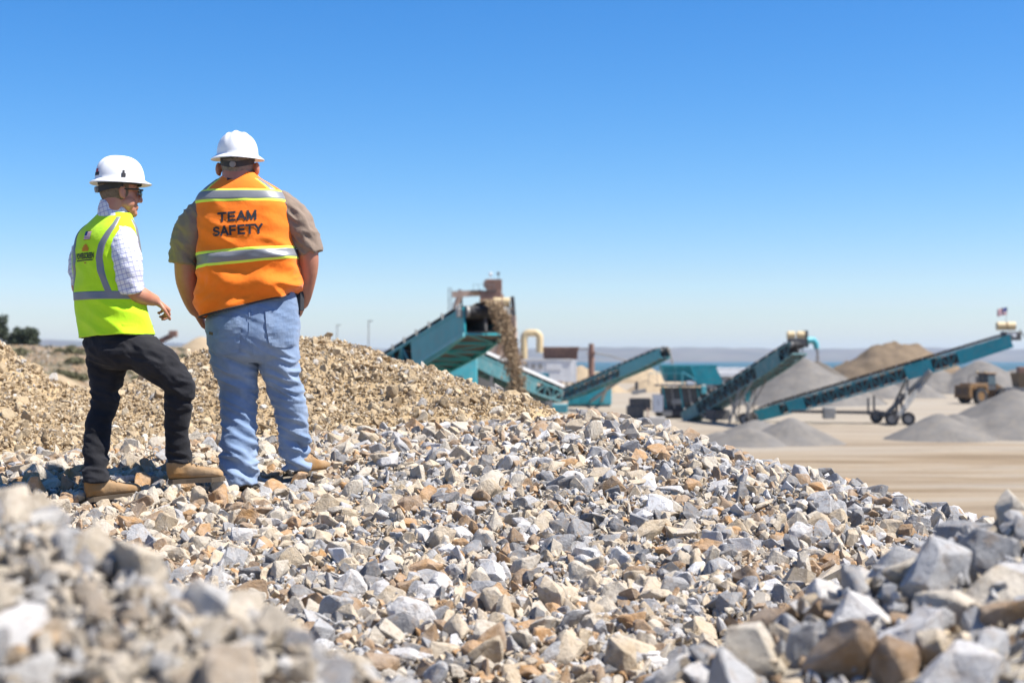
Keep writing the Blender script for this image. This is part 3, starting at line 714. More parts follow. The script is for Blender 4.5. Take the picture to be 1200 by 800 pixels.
def block_text(word, width, height, sw):
    """bold block capitals as thick strokes; every stroke sits a hair above the one before"""
    adv = 1.17; tot = len(word) * adv - .27; kx = (width - sw) / tot; ky = height - sw; out = []
    for i, ch in enumerate(word):
        for st in GLYPH[ch]:
            p = []
            for a, b in zip(st, st[1:]):
                nn = 1 if len(st) > 2 else 5
                p += [(a[0] + (b[0] - a[0]) * k / nn, a[1] + (b[1] - a[1]) * k / nn) for k in range(nn)]
            p.append(st[-1]); p = [((x + i * adv) * kx - width / 2 + sw / 2, y * ky - ky / 2) for x, y in p]; v = []
            for k, q in enumerate(p):
                a, b = p[max(k - 1, 0)], p[min(k + 1, len(p) - 1)]; dx, dy = b[0] - a[0], b[1] - a[1]; l = math.hypot(dx, dy); dx, dy = dx / l, dy / l
                e = (-sw * .5 if k == 0 else sw * .5 if k == len(p) - 1 else 0) * (.98 if len(st) == 2 else .2)
                v += [(q[0] + dx * e - dy * sw / 2, q[1] + dy * e + dx * sw / 2), (q[0] + dx * e + dy * sw / 2, q[1] + dy * e - dx * sw / 2)]
            out.append((v, [(2 * k, 2 * k + 1, 2 * k + 3, 2 * k + 2) for k in range(len(p) - 1)]))
    return out
def head_pieces(mb, c, yaw, neck_to, neck_r, k=1.0, pitch=0.0, ear=1.0):
    rot = Matrix.Rotation(-yaw, 3, 'Z') @ Matrix.Rotation(pitch, 3, 'X'); c = Vector(c)
    T = lambda x, y, z: c + rot @ (Vector((x, y, z)) * k)
    B = lambda x, y, z, a, b, d, n=18, m=12: mb.ball(T(x, y, z), (a * k, b * k, d * k), n, m, rot)
    B(0, -0.010, 0.032, .077, .098, .100); B(0, .030, -.028, .064, .064, .088); B(0, .034, -.082, .056, .052, .038); B(0, .074, -.102, .024, .022, .021)
    limb(mb, [(T(0, .082, .008), .010 * k), (T(0, .106, -.022), .013 * k), (T(0, .108, -.034), .014 * k)], 10)
    B(0, .078, .022, .058, .018, .013); B(0, .086, -.066, .026, .014, .008); B(0, .085, -.078, .023, .013, .008)
    for s in (-1, 1):
        B(s * .058, .03, -.055, .018, .035, .03)
        mb.ball(T(s * .080 * ear, -.008, -.006), (.011 * k * ear ** 2, .021 * k, .034 * k), 12, 8, rot @ Matrix.Rotation(s * 0.35, 3, 'Z'))
        mb.ball(T(s * .083 * (ear * .5 + .5), .000, -.030), (.008 * k, .012 * k, .012 * k), 10, 6, rot)
        B(s * .013, .100, -.036, .009, .010, .008)
    limb(mb, [(T(0, -.022, -.03), neck_r), (T(0, -.030, -.11), neck_r), (Vector(neck_to), neck_r * 1.15)], 20)
    return T, rot
def hand_pieces(mb, w, d, palm_n, k=1.0, curl=0.5, thumb=1, spread=0.0):
    """w wrist point, d direction of the hand, palm_n palm normal (fingers curl towards it)"""
    w = Vector(w); d = Vector(d).normalized(); pn = Vector(palm_n); pn = (pn - d * pn.dot(d)).normalized(); s = d.cross(pn) * thumb
    for a in (-0.024, 0.0, 0.024):
        limb(mb, [(w + s * a * 0.6 * k, .019 * k), (w + d * .045 * k + s * a * k, .017 * k), (w + d * .085 * k + s * a * 1.15 * k, .0135 * k)], 10)
    for i, (a, L) in enumerate(((-.033, .062), (-.011, .078), (.011, .084), (.033, .074))):
        p = w + d * (.082 - .006 * abs(i - 2)) * k + s * a * k; dirn = d.copy(); ch = [(p, .0092 * k)]
        for j, f in enumerate((.45, .32, .23)):
            ang = curl * (0.75, 1.25, 0.8)[j]; ax = d.cross(pn)
            dirn = Matrix.Rotation(ang, 3, ax) @ dirn
            p = p + dirn * L * f * k; ch.append((p, (.0090 - .0008 * j) * k))
        limb(mb, ch, 10)
    p = w + d * .022 * k + s * .026 * k
    limb(mb, [(p, .014 * k), (p + (d * .6 + s * .8) * .035 * k + pn * .01 * k, .0115 * k), (p + (d * .95 + s * .75) * .055 * k + pn * .024 * k, .0098 * k), (p + (d * 1.15 + s * .55) * .07 * k + pn * .035 * k, .009 * k)], 10)
def hard_hat(parent, c, yaw, pitch, k=1.0):
    """c = centre of the brim plane"""
    rot = Matrix.Rotation(-yaw, 3, 'Z') @ Matrix.Rotation(pitch, 3, 'X'); c = Vector(c)
    n = 72; prof = []; rings = []
    for j in range(15):
        t = j / 14 * math.pi / 2; prof.append((max(math.cos(t) ** 0.75, 0.015), math.sin(t) ** 0.92))
    def ring(sc, z, brim=None):
        out = []
        for i in range(n):
            q = 2 * math.pi * i / n; x, y = math.cos(q), math.sin(q)
            ax, ay = .105, .126
            rr = 1.0
            zz = z
            if brim is not None:
                X = x * (ax * sc + brim); Y = y * (ay * sc + brim * (1.15 if y > 0 else 0.85)) ; zz = z - brim * 0.16 - (0.006 * abs(x) if brim > .02 else 0)
            else:
                ridge = math.exp(-((x * sc * ax / 0.017) ** 2)) * 0.010 + 0.006 * (math.exp(-(((abs(x) * sc * ax - 0.042) / 0.011) ** 2)))
                fade = min(1, max(0, (z - .035) / .05))
                X = x * ax * sc; Y = y * ay * sc; zz = z + ridge * fade
            out.append(c + rot @ (Vector((X, Y, zz)) * k))
        return out
    rings = [ring(0.97, 0.004), ring(0.97, 0.0, .018), ring(0.97, 0.0, .034), ring(0.97, .004, .036), ring(1.0, .006, .030), ring(1.0, .010, .012), ring(1.0, .016, .002)]
    for sc, z in prof[:]: rings.append(ring(sc, .018 + z * .114))
    mb = MB(); mb.rings(rings, cap=False); mb.f.append(tuple(range((len(rings) - 1) * n, len(rings) * n))); mb.m.append(0)
    o = mb.build('hard_hat', M['helmet'], parent, True, angle=70)
    T = lambda x, y, z: c + rot @ (Vector((x, y, z)) * k)
    # suspension band and nape strap under the brim
    m2 = MB()
    def band(z0, z1, q0, q1, ax, ay, drop=0):
        vs_, fs = [], []; st = 24
        for i in range(st + 1):
            q = q0 + (q1 - q0) * i / st; dz = drop * max(0, -math.sin(q)) ** 2
            for z, e in ((z0, 0), (z1, 0), (z1, .004), (z0, .004)): vs_.append(T((ax + e) * math.cos(q), (ay + e) * math.sin(q), z - dz))
        for i in range(st):
            for a in range(4): fs.append((i * 4 + a, i * 4 + (a + 1) % 4, i * 4 + 4 + (a + 1) % 4, i * 4 + 4 + a))
        m2.add(vs_, fs)
    band(-.012, .006, 0, 2 * math.pi, .084, .108); band(-.034, -.004, R(182), R(358), .083, .112, .022)
    m2.build('head_band', M['strap'], o, True)
    m3 = MB(); m3.tube(T(0, -.113, -.040), T(0, -.127, -.042), .017 * k, .015 * k, 18); m3.build('ratchet_knob', M['knob'], o, True)
    return o, T, rot
def hair(parent, T, k, mat, low=-.05):
    mb = MB(); n, m = 40, 14; rg = []
    for j in range(m + 1):
        z = low + (0.10 - low) * j / m; ring = []
        for i in range(n):
            q = 2 * math.pi * i / n; zz = (z - .032) / .105
            s = math.sqrt(max(0.02, 1 - zz * zz)) if z > .0 else (1 - 0.35 * (max(0, -z) / .07) ** 1.4) * 0.952
            x = .0795 * s * math.cos(q); y = -.010 + .1005 * s * math.sin(q)
            front = y > .028
            if front: x *= .93; y = .028 + (y - .028) * .35
            ring.append(T(x, y, z))
        rg.append(ring)
    mb.rings(rg); return mb.build('hair', mat, parent, True, angle=180)
def boot(parent, heel, yaw, L=0.30, pitch=0.0, shaft=0.16, lean=(0, 0), name='boot'):
    """heel = ground point under the back of the heel"""
    rot = Matrix.Rotation(-yaw, 3, 'Z') @ Matrix.Rotation(pitch, 3, 'X'); heel = Vector(heel); T = lambda x, y, z: heel + rot @ Vector((x, y, z))
    def ring(y, w, z0, z1, n=16):
        return [T(w * math.copysign(abs(math.cos(2 * math.pi * i / n)) ** .7, math.cos(2 * math.pi * i / n)), y, z0 + (z1 - z0) * (0.5 + 0.5 * math.copysign(abs(math.sin(2 * math.pi * i / n)) ** .8, math.sin(2 * math.pi * i / n)))) for i in range(n)]
    s = L / .30; mb = MB()
    mb.rings([ring(y * s, w, .018, z) for y, w, z in ((.004, .020, .075), (.012, .034, .10), (.05, .038, .125), (.10, .038, .115), (.15, .040, .092), (.20, .046, .078), (.245, .047, .072), (.275, .038, .062), (.292, .020, .045))])
    mb.rings([[T(.046 * math.cos(q) + lean[0] * z, .052 * s + .056 * math.sin(q) + lean[1] * z, z) for q in [2 * math.pi * i / 16 for i in range(16)]] for z in (.05, .09, .12, shaft * .8, shaft)])
    V, Nn, Fc = blob(mb, .006, 3)
    b = skin_obj(name, V, Fc, M['boot'], parent)
    ms = MB(); out = [(-.030, .004), (-.038, .03), (-.036, .10), (-.044, .18), (-.049, .235), (-.036, .28), (-.012, .301), (.012, .301), (.036, .28), (.049, .235), (.044, .18), (.036, .10), (.038, .03), (.030, .004)]
    ms.rings([[T(x * 1.03, y * s, z) for x, y in out] for z in (0.0, .016, .024)]); ms.build('sole', M['sole'], b)
    for j in range(4):
        ml = MB(); y = (.115 + .022 * j) * s; z = .123 - .013 * j
        ml.path([T(-.028, y, z - .012), T(-.012, y + .006, z), T(.012, y - .006, z), T(.028, y, z - .012)], .0028, 6); ml.build('lace', M['sole'], b)
    return b

# ---------------- man in the orange vest, seen from behind
YO = 7.6
def o_(px, py, dy=0.0): return P(px, py, YO + dy)
man = thing('person', 'standing person in orange safety vest, blue jeans and white hard hat, hands in pockets', 'person', P(312, 562, YO), 'two people on the rock mound')
sO = F / YO
vest_rows = [(203, 264, 299, .070, .0, .02), (209, 258, 306, .092, .0, .0), (216, 248, 318, .115, .0, .0), (224, 238, 330, .135, .0, 0.0), (234, 231, 338, .152, .0, 0.01), (246, 230, 344, .165, .0, .02),
             (262, 231, 345, .175, .0, .03), (286, 232, 345, .185, .0, .06), (310, 231, 349, .195, .0, .10), (330, 230, 353, .20, .0, .15), (345, 231, 354, .20, .0, .19), (359, 234, 351, .196, .0, .23)]
rings = [ell(P((l + r_) / 2, py, YO), (r_ - l) / 2 / sO, b, 0.03, 120, 2.5, tl) for py, l, r_, b, _, tl in vest_rows]
def vdisp(p, v):
    x, y, z = p; low = max(0, (v - 0.35) / 0.65)
    q = noise.noise((x * 4 + 3, y * 4, (z + 0.25 * x) * 10)); q2 = noise.noise((x * 8, y * 8 + 4, (z - .5 * x) * 19))
    return (0.5 - abs(q) * 2.2) * 0.030 * low ** .8 + (0.4 - abs(q2) * 1.8) * 0.011 * low + 0.004 * noise.noise((x * 9, y * 9, z * 9))
vs_o = Sheet(rings, 110, 120, vdisp)
vest = vs_o.build('safety_vest', M['hivis_orange'], man)
vrow = lambda py: np.interp(py, [q[0] for q in vest_rows], np.linspace(0, 1, len(vest_rows)))
# back is u=.75; fraction fb runs left (u=.5) to right (u=1.0)
def stripe(sheet, par, va, vb, u0, u1, trim, nu=110):
    if trim: sheet.patch('stripe_trim', M['lime_trim'], par, lambda f: va - trim, lambda f: vb + trim, u0, u1, .0022, 14, nu)
    return sheet.patch('reflective_stripe', M['silver'], par, va, vb, u0, u1, .0042 if trim else .003, 10, nu)
stripe(vs_o, vest, vrow(226.5), vrow(237), 0.0, 0.9999, .020)
stripe(vs_o, vest, vrow(296), vrow(308), 0.0, 0.9999, .010)
for cu in (.60, .90):
    vs_o.patch('stripe_trim', M['lime_trim'], vest, vrow(211), vrow(226), cu - .030, cu + .030, .0020, 12, 8)
    vs_o.patch('reflective_stripe', M['silver'], vest, vrow(211), vrow(226), cu - .021, cu + .021, .0036, 12, 8)
hem_b = MB(); hem_b.path([Vector(vs_o.V[-1, i]) + Vector((0, 0, -.002)) for i in range(0, 120, 2)] + [Vector(vs_o.V[-1, 0])], .0045, 8); hem_b.build('hem_binding', M['strap'], vest, True)
letters = []
for i_, (word, px, py, wd) in enumerate((('TEAM', 284.5, 257, 45), ('SAFETY', 285.5, 273, 59))):
    lt = None
    for k_, (v, f) in enumerate(block_text(word, wd / sO, 11.5 / sO, 2.5 / sO)):
        o = decal('lettering', v, f, M['ink'], vest, vest, P(px, py, YO), (1, 0, .065), (-.04, 0, 1), (0, 1, 0), .0024 + .0002 * (k_ % 5))
        letters.append(o)
def merge(objs):
    bm = bmesh.new()
    for o in objs: bm.from_mesh(o.data)
    bm.to_mesh(objs[0].data); bm.free()
    for o in objs[1:]: bpy.data.objects.remove(o)
merge(letters)
v, f = grid2(12 / sO, 3.6 / sO, 8, 3); decal('neck_tag', v, f, M['ink'], vest, vest, P(276, 210.5, YO), (1, 0, .35), (0, 0, 1), (0, 1, 0), .004)
# shirt
mb = MB(); mb.rings([ell(P((l + r_) / 2, py, YO), (r_ - l) / 2 / sO - .032, b - .032, 0, 24) for py, l, r_, b, _, tl in vest_rows[1:-2]])
mb.rings([ell(o_(280, 211), .088, .082, 0, 24), ell(o_(280, 203, .005), .083, .080, 0, 24), ell(o_(280, 199, .012), .081, .078, 0, 24)])
limb(mb, [(o_(249, 244), .084), (o_(227, 263, -.01), .086), (o_(217, 290, -.01), .080)]); limb(mb, [(o_(326, 240), .083), (o_(348, 259, -.01), .080), (o_(358, 284, 0), .074)])
for c0, c1, r0, r1 in ((o_(219, 278), o_(214.5, 309, 0), .077, .080), (o_(357, 272), o_(363.5, 298, 0), .072, .070)):
    d = (c1 - c0).normalized(); mb.tube(c0, c1, r0, r1, 24)
V, Nn, Fc = blob(mb, .008, 4)
V = wrinkle(V, Nn, lambda p: .010, (10, 10, 17), 2.0, .8)
skin_obj('shirt', V, Fc, M['shirt_tan'], man)
# body
mb = MB(); hc = P(279, 197, YO + .01)
Th, hrot = head_pieces(mb, hc, 0.02, P(280, 222, YO), .078, 1.10, -.06, 1.16)
mb.rings([ell(P((l + r_) / 2, py, YO), (r_ - l) / 2 / sO - .06, b - .06, 0, 24) for py, l, r_, b, _, tl in vest_rows[2:]])
limb(mb, [(o_(250, 242), .06), (o_(220, 285), .062), (o_(217.5, 312, -.005), .059), (o_(219, 330, .01), .058), (o_(224, 350, .045), .047), (o_(230, 364, .09), .037)], 18)
limb(mb, [(o_(330, 240), .06), (o_(356, 278), .060), (o_(361, 300, 0), .056), (o_(360.5, 318, .02), .054), (o_(357, 342, .06), .044), (o_(353.5, 356, .11), .036)], 18)
hand_pieces(mb, o_(230, 364, .09), o_(241, 384, .16) - o_(230, 364, .09), (1, .2, .2), 1.08, .25, -1)
hand_pieces(mb, o_(353.5, 356, .11), o_(346, 378, .18) - o_(353.5, 356, .11), (-1, .2, .2), 1.08, .25, 1)
for a, b_, c_ in (((275, 375, 0), (280, 470, .005), (281, 556, -.07)), ((325, 375, 0), (337.5, 470, .04), (347, 540, .12))):
    limb(mb, [(o_(*a), .08), (o_(*b_), .05), (o_(*c_), .035)])
V, Nn, Fc = blob(mb, .006, 3); skin_obj('body', V, Fc, M['skin_b'], man)
hair(man, Th, 1.10, M['hair_b'], -.055)
hat, Tq, _r = hard_hat(man, P(278.5, 185.5, YO + .005), 0.03, .05, 1.03)
# jeans
mb = MB()
mb.rings([ell(o_(cx, py), hw / sO, b, 0, 32, 2.3, tl) for py, cx, hw, b, tl in ((355, 296, 51, .158, .27), (369, 296, 54, .176, .11), (385, 296.5, 55, .192, .03), (402, 297, 53.5, .19, 0), (416, 297, 50, .165, 0), (424, 298, 40, .12, 0))])
mb.rings([ell(o_(cx, py, dy), hw / sO, hw / sO * 1.04, 0, 24, 2.1) for py, cx, hw, dy in ((396, 271, 26, 0), (418, 273.5, 27.5, 0), (434, 276, 25.5, 0), (459, 280, 21.5, .01), (489, 280, 20.5, .0), (516, 280, 20.5, -.03), (545, 280.5, 20.5, -.06), (566, 281, 20.5, -.075))])
mb.rings([ell(o_(cx, py, dy), hw / sO, hw / sO * 1.06, 0, 24, 2.1) for py, cx, hw, dy in ((392, 323, 25, 0), (412, 325, 26, 0), (428, 327, 23.5, .0), (458, 335, 20.5, .03), (489, 342, 18.8, .06), (516, 346, 17, .09), (549, 347.5, 16, .13))])
V, Nn, Fc = blob(mb, .0075, 4)
zk = ZC + (HY - 455) / sO; zc = ZC + (HY - 425) / sO
def jamp(p):
    z = p[2]; a = .004
    a += .021 * math.exp(-((z - (zk - .36)) / .17) ** 2) + .012 * math.exp(-((z - zk) / .10) ** 2) + .007 * math.exp(-((z - zc) / .06) ** 2)
    return a
V = wrinkle(V, Nn, jamp, (4.5, 4.5, 19), 1.3, .45)
jeans = skin_obj('jeans', V, Fc, M['denim'], man)
pk = lambda a, b: (a * (1 - .10 * max(0, -b) / .1), b + (0.018 * (abs(a) / .085) if b < -.09 else 0))
for px, py, w, h, sl in ((271, 394, .175, .20, -.06), (336, 386, .15, .20, .10)):
    v, f = grid2(w, h, 12, 12, pk); decal('back_pocket', v, f, M['denim'], jeans, jeans, o_(px, py), (1, 0, sl), (-sl, 0, 1), (0, 1, 0), .007)
v, f = grid2(.026, .016, 3, 2); decal('leather_label', v, f, M['sole'], jeans, jeans, o_(253.5, 391), (1, 0, -.2), (0, 0, 1), (0, 1, 0), .008)
v, f = grid2(.006, .30, 1, 24, lambda a, b: (a + .10 * (b / .15 - 1) * -.08, b)); decal('seam', v, f, M['denim'], jeans, jeans, o_(299, 389), (1, 0, 0), (0, 0, 1), (0, 1, 0), .005)
m2 = MB(); m2.box(o_(349, 353, .02), .035, .06, .10, 1.1); m2.tube(o_(350, 362, .02), o_(351, 369, .02), .006, .004, 8); m2.build('radio_pouch', M['strap'], man, bevel=.006)
hz = lambda px, py, Y: P(px, py, Y)
boot(man, P(282, 572, 7.50), 0.05, .31, 0, .09); boot(man, P(349, 558, 7.70), 0.4, .31, 0, .09)

# ---------------- man in the lime vest, stepping up, looking right
YL = 7.35; sL = F / YL
def l_(px, py, dy=0.0): return P(px, py, YL + dy)
lad = thing('person', 'person in lime yellow vest, plaid shirt and black jeans, one foot stepped up, looking right', 'person', P(150, 572, YL), 'two people on the rock mound')
YW = R(38)
lv = [(250, 135, .080, .076, 0), (254.5, 133.5, .098, .084, 0), (261, 131, .130, .098, 0), (269, 128, .168, .112, 0), (279, 126, .192, .124, 0), (292, 125, .202, .132, 0), (312, 125, .203, .136, 0), (335, 126.5, .200, .140, .0),
      (355, 129.5, .200, .145, .01), (375, 133, .203, .152, .03), (394, 136.5, .208, .160, .05)]
rings = [ell(l_(cx, py), a, b, YW, 110, 2.35, tl) for py, cx, a, b, tl in lv]
def ldisp(p, v):
    x, y, z = p; low = max(0, (v - .3) / .7)
    return (0.5 - 2 * abs(noise.noise((x * 5 + 9, y * 5, (z + .3 * x) * 9)))) * .013 * low + .006 * noise.noise((x * 8, y * 8, z * 8 + 3))
vs_l = Sheet(rings, 100, 110, ldisp)
lvest = vs_l.build('safety_vest', M['hivis_lime'], lad)
lrow = lambda py: np.interp(py, [q[0] for q in lv], np.linspace(0, 1, len(lv)))
stripe(vs_l, lvest, lrow(342.5), lrow(352), 0.0, .9999, 0)
# shoulder stripes that swing down the back to the belt stripe
ctl_r = [(256, .935), (264, .905), (275, .868), (290, .838), (305, .826), (320, .836), (335, .858), (346, .875)]
ur = lambda v: np.interp(v, [lrow(a) for a, b in ctl_r], [b for a, b in ctl_r])
vs_l.patch('reflective_stripe', M['silver'], lvest, lrow(256), lrow(346), lambda v: ur(v) - .019, lambda v: ur(v) + .019, .003, 60, 8)
ul = lambda v: 1.5 - ur(v)
vs_l.patch('reflective_stripe', M['silver'], lvest, lrow(256), lrow(346), lambda v: ul(v) - .019, lambda v: ul(v) + .019, .003, 60, 8)
for (a0, b0) in (((258, .06), (346, .09)), ((258, .44), (346, .41))):
    fu = lambda v, a0=a0, b0=b0: np.interp(v, [lrow(a0[0]), lrow(b0[0])], [a0[1], b0[1]])
    vs_l.patch('reflective_stripe', M['silver'], lvest, lrow(258), lrow(346), lambda v: fu(v) - .02, lambda v: fu(v) + .02, .003, 40, 8)
fwd = Vector((math.sin(YW), math.cos(YW), 0)); rgt = Vector((math.cos(YW), -math.sin(YW), 0))
def lprint(v, f, px, py, mat, nm, mats=None, mi=None, off=.0035, sl=0.0):
    return decal(nm, v, f, mat, lvest, lvest, l_(px, py, -.12), rgt + Vector((0, 0, sl)), (0, 0, 1), fwd, off, mats, mi)
# flag patch
v, f = grid2(.048, .044, 12, 13); mi = []
for q in range(len(f)):
    i, j = q % 12, q // 12
    mi.append(2 if (i < 5 and j >= 6) else (0 if j % 2 == 0 else 1))
lprint(v, f, 99.5, 275.5, None, 'flag_patch', [M['red_ink'], M['white_ink'], M['blue_ink']], mi)
# badge above the lettering
mbv, mbf = [], []
for k, (x0, h0) in enumerate(((-.020, .020), (-.012, .030), (-.004, .036), (.004, .036), (.012, .030), (.020, .020))):
    b0 = len(mbv); mbv += [(x0 - .0034, -.016), (x0 + .0034, -.016), (x0 + .0034, -.016 + h0), (x0 - .0034, -.016 + h0)]; mbf.append((b0, b0 + 1, b0 + 2, b0 + 3))
lprint(mbv, mbf, 98.5, 290.5, M['orange_ink'], 'badge')
v, f = text2('POWERSCREEN', .040, .0016, 1.0); w = max(a for a, b in v) - min(a for a, b in v); v = [(a * .145 / w, b) for a, b in v]
lprint(v, f, 95.5, 300, M['ink'], 'lettering', sl=.02)
v, f = grid2(.135, .006, 12, 1); lprint(v, f, 95.5, 304.8, M['ink'], 'underline', sl=.02)
v, f = grid2(.014, .005, 3, 1); lprint(v, f, 98, 308, M['red_ink'], 'print_mark')
# plaid shirt
mb = MB(); mb.rings([ell(l_(cx, py), a - .032, b - .032, YW, 24) for py, cx, a, b, tl in lv[1:-2]])
mb.rings([ell(l_(135.5, 259), .095, .090, YW, 24, 2.0, .0), ell(l_(134.8, 250, 0), .083, .081, YW, 24, 2.0, .0, -.30), ell(l_(134, 243.5, 0), .074, .074, YW, 24, 2.0, 0, -.5)])
ra = [l_(141, 277, -.07), l_(148, 300, -.13), l_(153, 330, -.14)]
limb(mb, [(ra[0], .078), (ra[1], .074), (ra[2], .066)])
mb.tube(l_(150.5, 322, -.14), l_(154, 342, -.12), .068, .066, 22)
la = [l_(103, 284, .08), l_(96, 305, .10), l_(95, 330, .10)]
limb(mb, [(la[0], .066), (la[1], .064), (la[2], .062)])
V, Nn, Fc = blob(mb, .007, 4); V = wrinkle(V, Nn, lambda p: .0075, (6, 6, 14), 6.0, .5)
skin_obj('plaid_shirt', V, Fc, M['plaid'], lad)
# body
mb = MB(); HYW = R(60)
hc = P(140.5, 225.5, YL)
Tl, lrot = head_pieces(mb, hc, HYW, l_(134, 264), .063, 1.0, -.05)
mb.rings([ell(l_(cx, py), a - .06, b - .06, YW, 24) for py, cx, a, b, tl in lv[3:-1]])
limb(mb, [(ra[0], .05), (l_(152, 318, -.14), .050), (l_(154, 339, -.12), .048), (l_(166, 346.5, -.08), .045), (l_(177, 350.5, -.03), .034), (l_(182, 352, -.01), .029)], 16)
hand_pieces(mb, l_(181.5, 352, -.01), l_(191, 358.5, .03) - l_(181.5, 352, -.01), (-.35, .2, -1), .98, .85, -1)
limb(mb, [(la[0], .05), (la[2], .048), (l_(96, 338, .12), .045), (l_(110, 346, .22), .038), (l_(128, 350, .27), .030)], 16)
hand_pieces(mb, l_(128, 350, .27), (1, .35, -.15), (0, -.3, -1), .98, .6, 1)
for a, b_, c_, d_, e_ in (((126, 402, .04), (124, 452, .02), (121, 480, 0), (113, 520, -.07), (112, 560, -.125)), ((156, 405, -.05), (186, 427, -.07), (209, 454, -.06), (208, 490, -.03), (209.5, 535, .0))):
    limb(mb, [(l_(*q_), r_) for q_, r_ in zip((a, b_, c_, d_, e_), (.07, .042, .035, .03, .026))])
V, Nn, Fc = blob(mb, .0055, 3); skin_obj('body', V, Fc, M['skin_a'], lad)
hair(lad, Tl, 1.0, M['hair_a'], -.06)
hat, Tq, hr = hard_hat(lad, P(140.5, 214.5, YL), HYW, .0, 1.0)
def hprint(pts, faces, px, py, mats, mi, nm):
    org = P(px, py, YL - .02); return decal(nm, pts, faces, None, hat, hat, org, (1, 0, 0), (0, 0, 1), (0, 1, 0), .0018, mats, mi)
v, f = grid2(.030, .036, 4, 6); f2 = []; mi = []
for q in range(len(f)):
    i, j = q % 4, q // 4
    if j < 3: f2.append(f[q]); mi.append(0)
    elif 1 <= i <= 2 and j < 6: f2.append(f[q]); mi.append(1)
hprint(v, f2, 117.5, 203, [M['ink'], M['red_ink']], mi, 'front_sticker')
v, f = grid2(.020, .040, 4, 8); f2 = [f[q] for q in range(len(f)) if not (q // 4 >= 5 and q % 4 in (0, 3))]
hprint(v, f2, 149.5, 206, [M['ink']], [0] * len(f2), 'side_sticker')
# sunglasses
def cbar(mb_, pts, r): mb_.path([Tl(*p) for p in pts], r, 8)
g = MB(); cbar(g, [(.083, -.01, .008), (.080, .04, .014), (.074, .080, .016), (.066, .094, .014)], .0042); cbar(g, [(-.083, -.01, .008), (-.080, .04, .014), (-.074, .080, .016), (-.066, .094, .014)], .0042)
cbar(g, [(-.066, .094, .016), (-.035, .108, .020), (0, .112, .018), (.035, .108, .020), (.066, .094, .016)], .0042)
gl = g.build('sunglasses', M['strap'], lad, True)
for s in (-1, 1):
    m2 = MB(); vs_ = []
    for j in range(5):
        for i in range(7):
            t = i / 6; a = s * (.010 + .058 * t); y = .110 - .020 * t * t - .002; z = .018 - .040 * (j / 4) * (1 - .25 * abs(t - .5) * 2)
            vs_.append(Tl(a, y + .004 * math.sin(j / 4 * math.pi), z))
    k0 = len(vs_); vs_ += [v_ + lrot @ Vector((0, -.0025, 0)) for v_ in vs_]
    fs = []
    for j in range(4):
        for i in range(6):
            q = j * 7 + i; fs.append((q, q + 1, q + 8, q + 7)); fs.append((k0 + q + 7, k0 + q + 8, k0 + q + 1, k0 + q))
    m2.add(vs_, fs); m2.build('lens', M['lens'], gl, True)
# black jeans
mb = MB()
mb.rings([ell(l_(cx, py), a, b, YW, 30, 2.3, tl) for py, cx, a, b, tl in ((389, 137, .165, .125, .04), (399, 138, .190, .156, .03), (412, 141, .188, .165, 0), (424, 143, .165, .15, 0), (432, 143, .12, .11, 0))])
mb.rings([ell(l_(cx, py, dy), hw / sL, hw / sL * 1.1, .3, 24, 2.1) for py, cx, hw, dy in ((404, 126, 24, .05), (420, 126, 23, .04), (434, 125.5, 20.5, .03), (452, 124.5, 17, .02), (477, 122, 14.6, 0), (495, 115.8, 14.8, -.03), (528, 112.5, 14.0, -.08), (564, 112, 14.2, -.13))])
limb(mb, [(l_(157, 406, -.05), 24 / sL), (l_(184, 424.5, -.07), 22.5 / sL), (l_(208, 447, -.07), 17.2 / sL), (l_(210.5, 458, -.06), 16.4 / sL), (l_(208.5, 482, -.04), 15.8 / sL), (l_(207.5, 510, -.02), 13.6 / sL), (l_(210, 538, 0), 14.6 / sL)], 22)
V, Nn, Fc = blob(mb, .0075, 4)
kz = ZC + (HY - 462) / sL
V = wrinkle(V, Nn, lambda p: .004 + .010 * math.exp(-((p[2] - kz) / .07) ** 2) + .009 * math.exp(-((p[2] - (kz - .38)) / .10) ** 2) + .006 * math.exp(-((p[2] - (kz + .18)) / .08) ** 2), (7, 7, 20), 4.0, .3)
bj = skin_obj('jeans', V, Fc, M['black_denim'], lad)
v, f = grid2(.12, .14, 8, 8, lambda a, b: (a, b + (0.014 * abs(a) / .06 if b < -.06 else 0))); decal('back_pocket', v, f, M['black_denim'], bj, bj, l_(146, 403, -.1), (rgt.x, rgt.y, 0), (0, 0, 1), fwd, .005)
boot(lad, P(101, 588, 7.2), R(58), .29, R(4), .11); boot(lad, P(197, 567, 7.33), R(84), .29, R(3), .11)

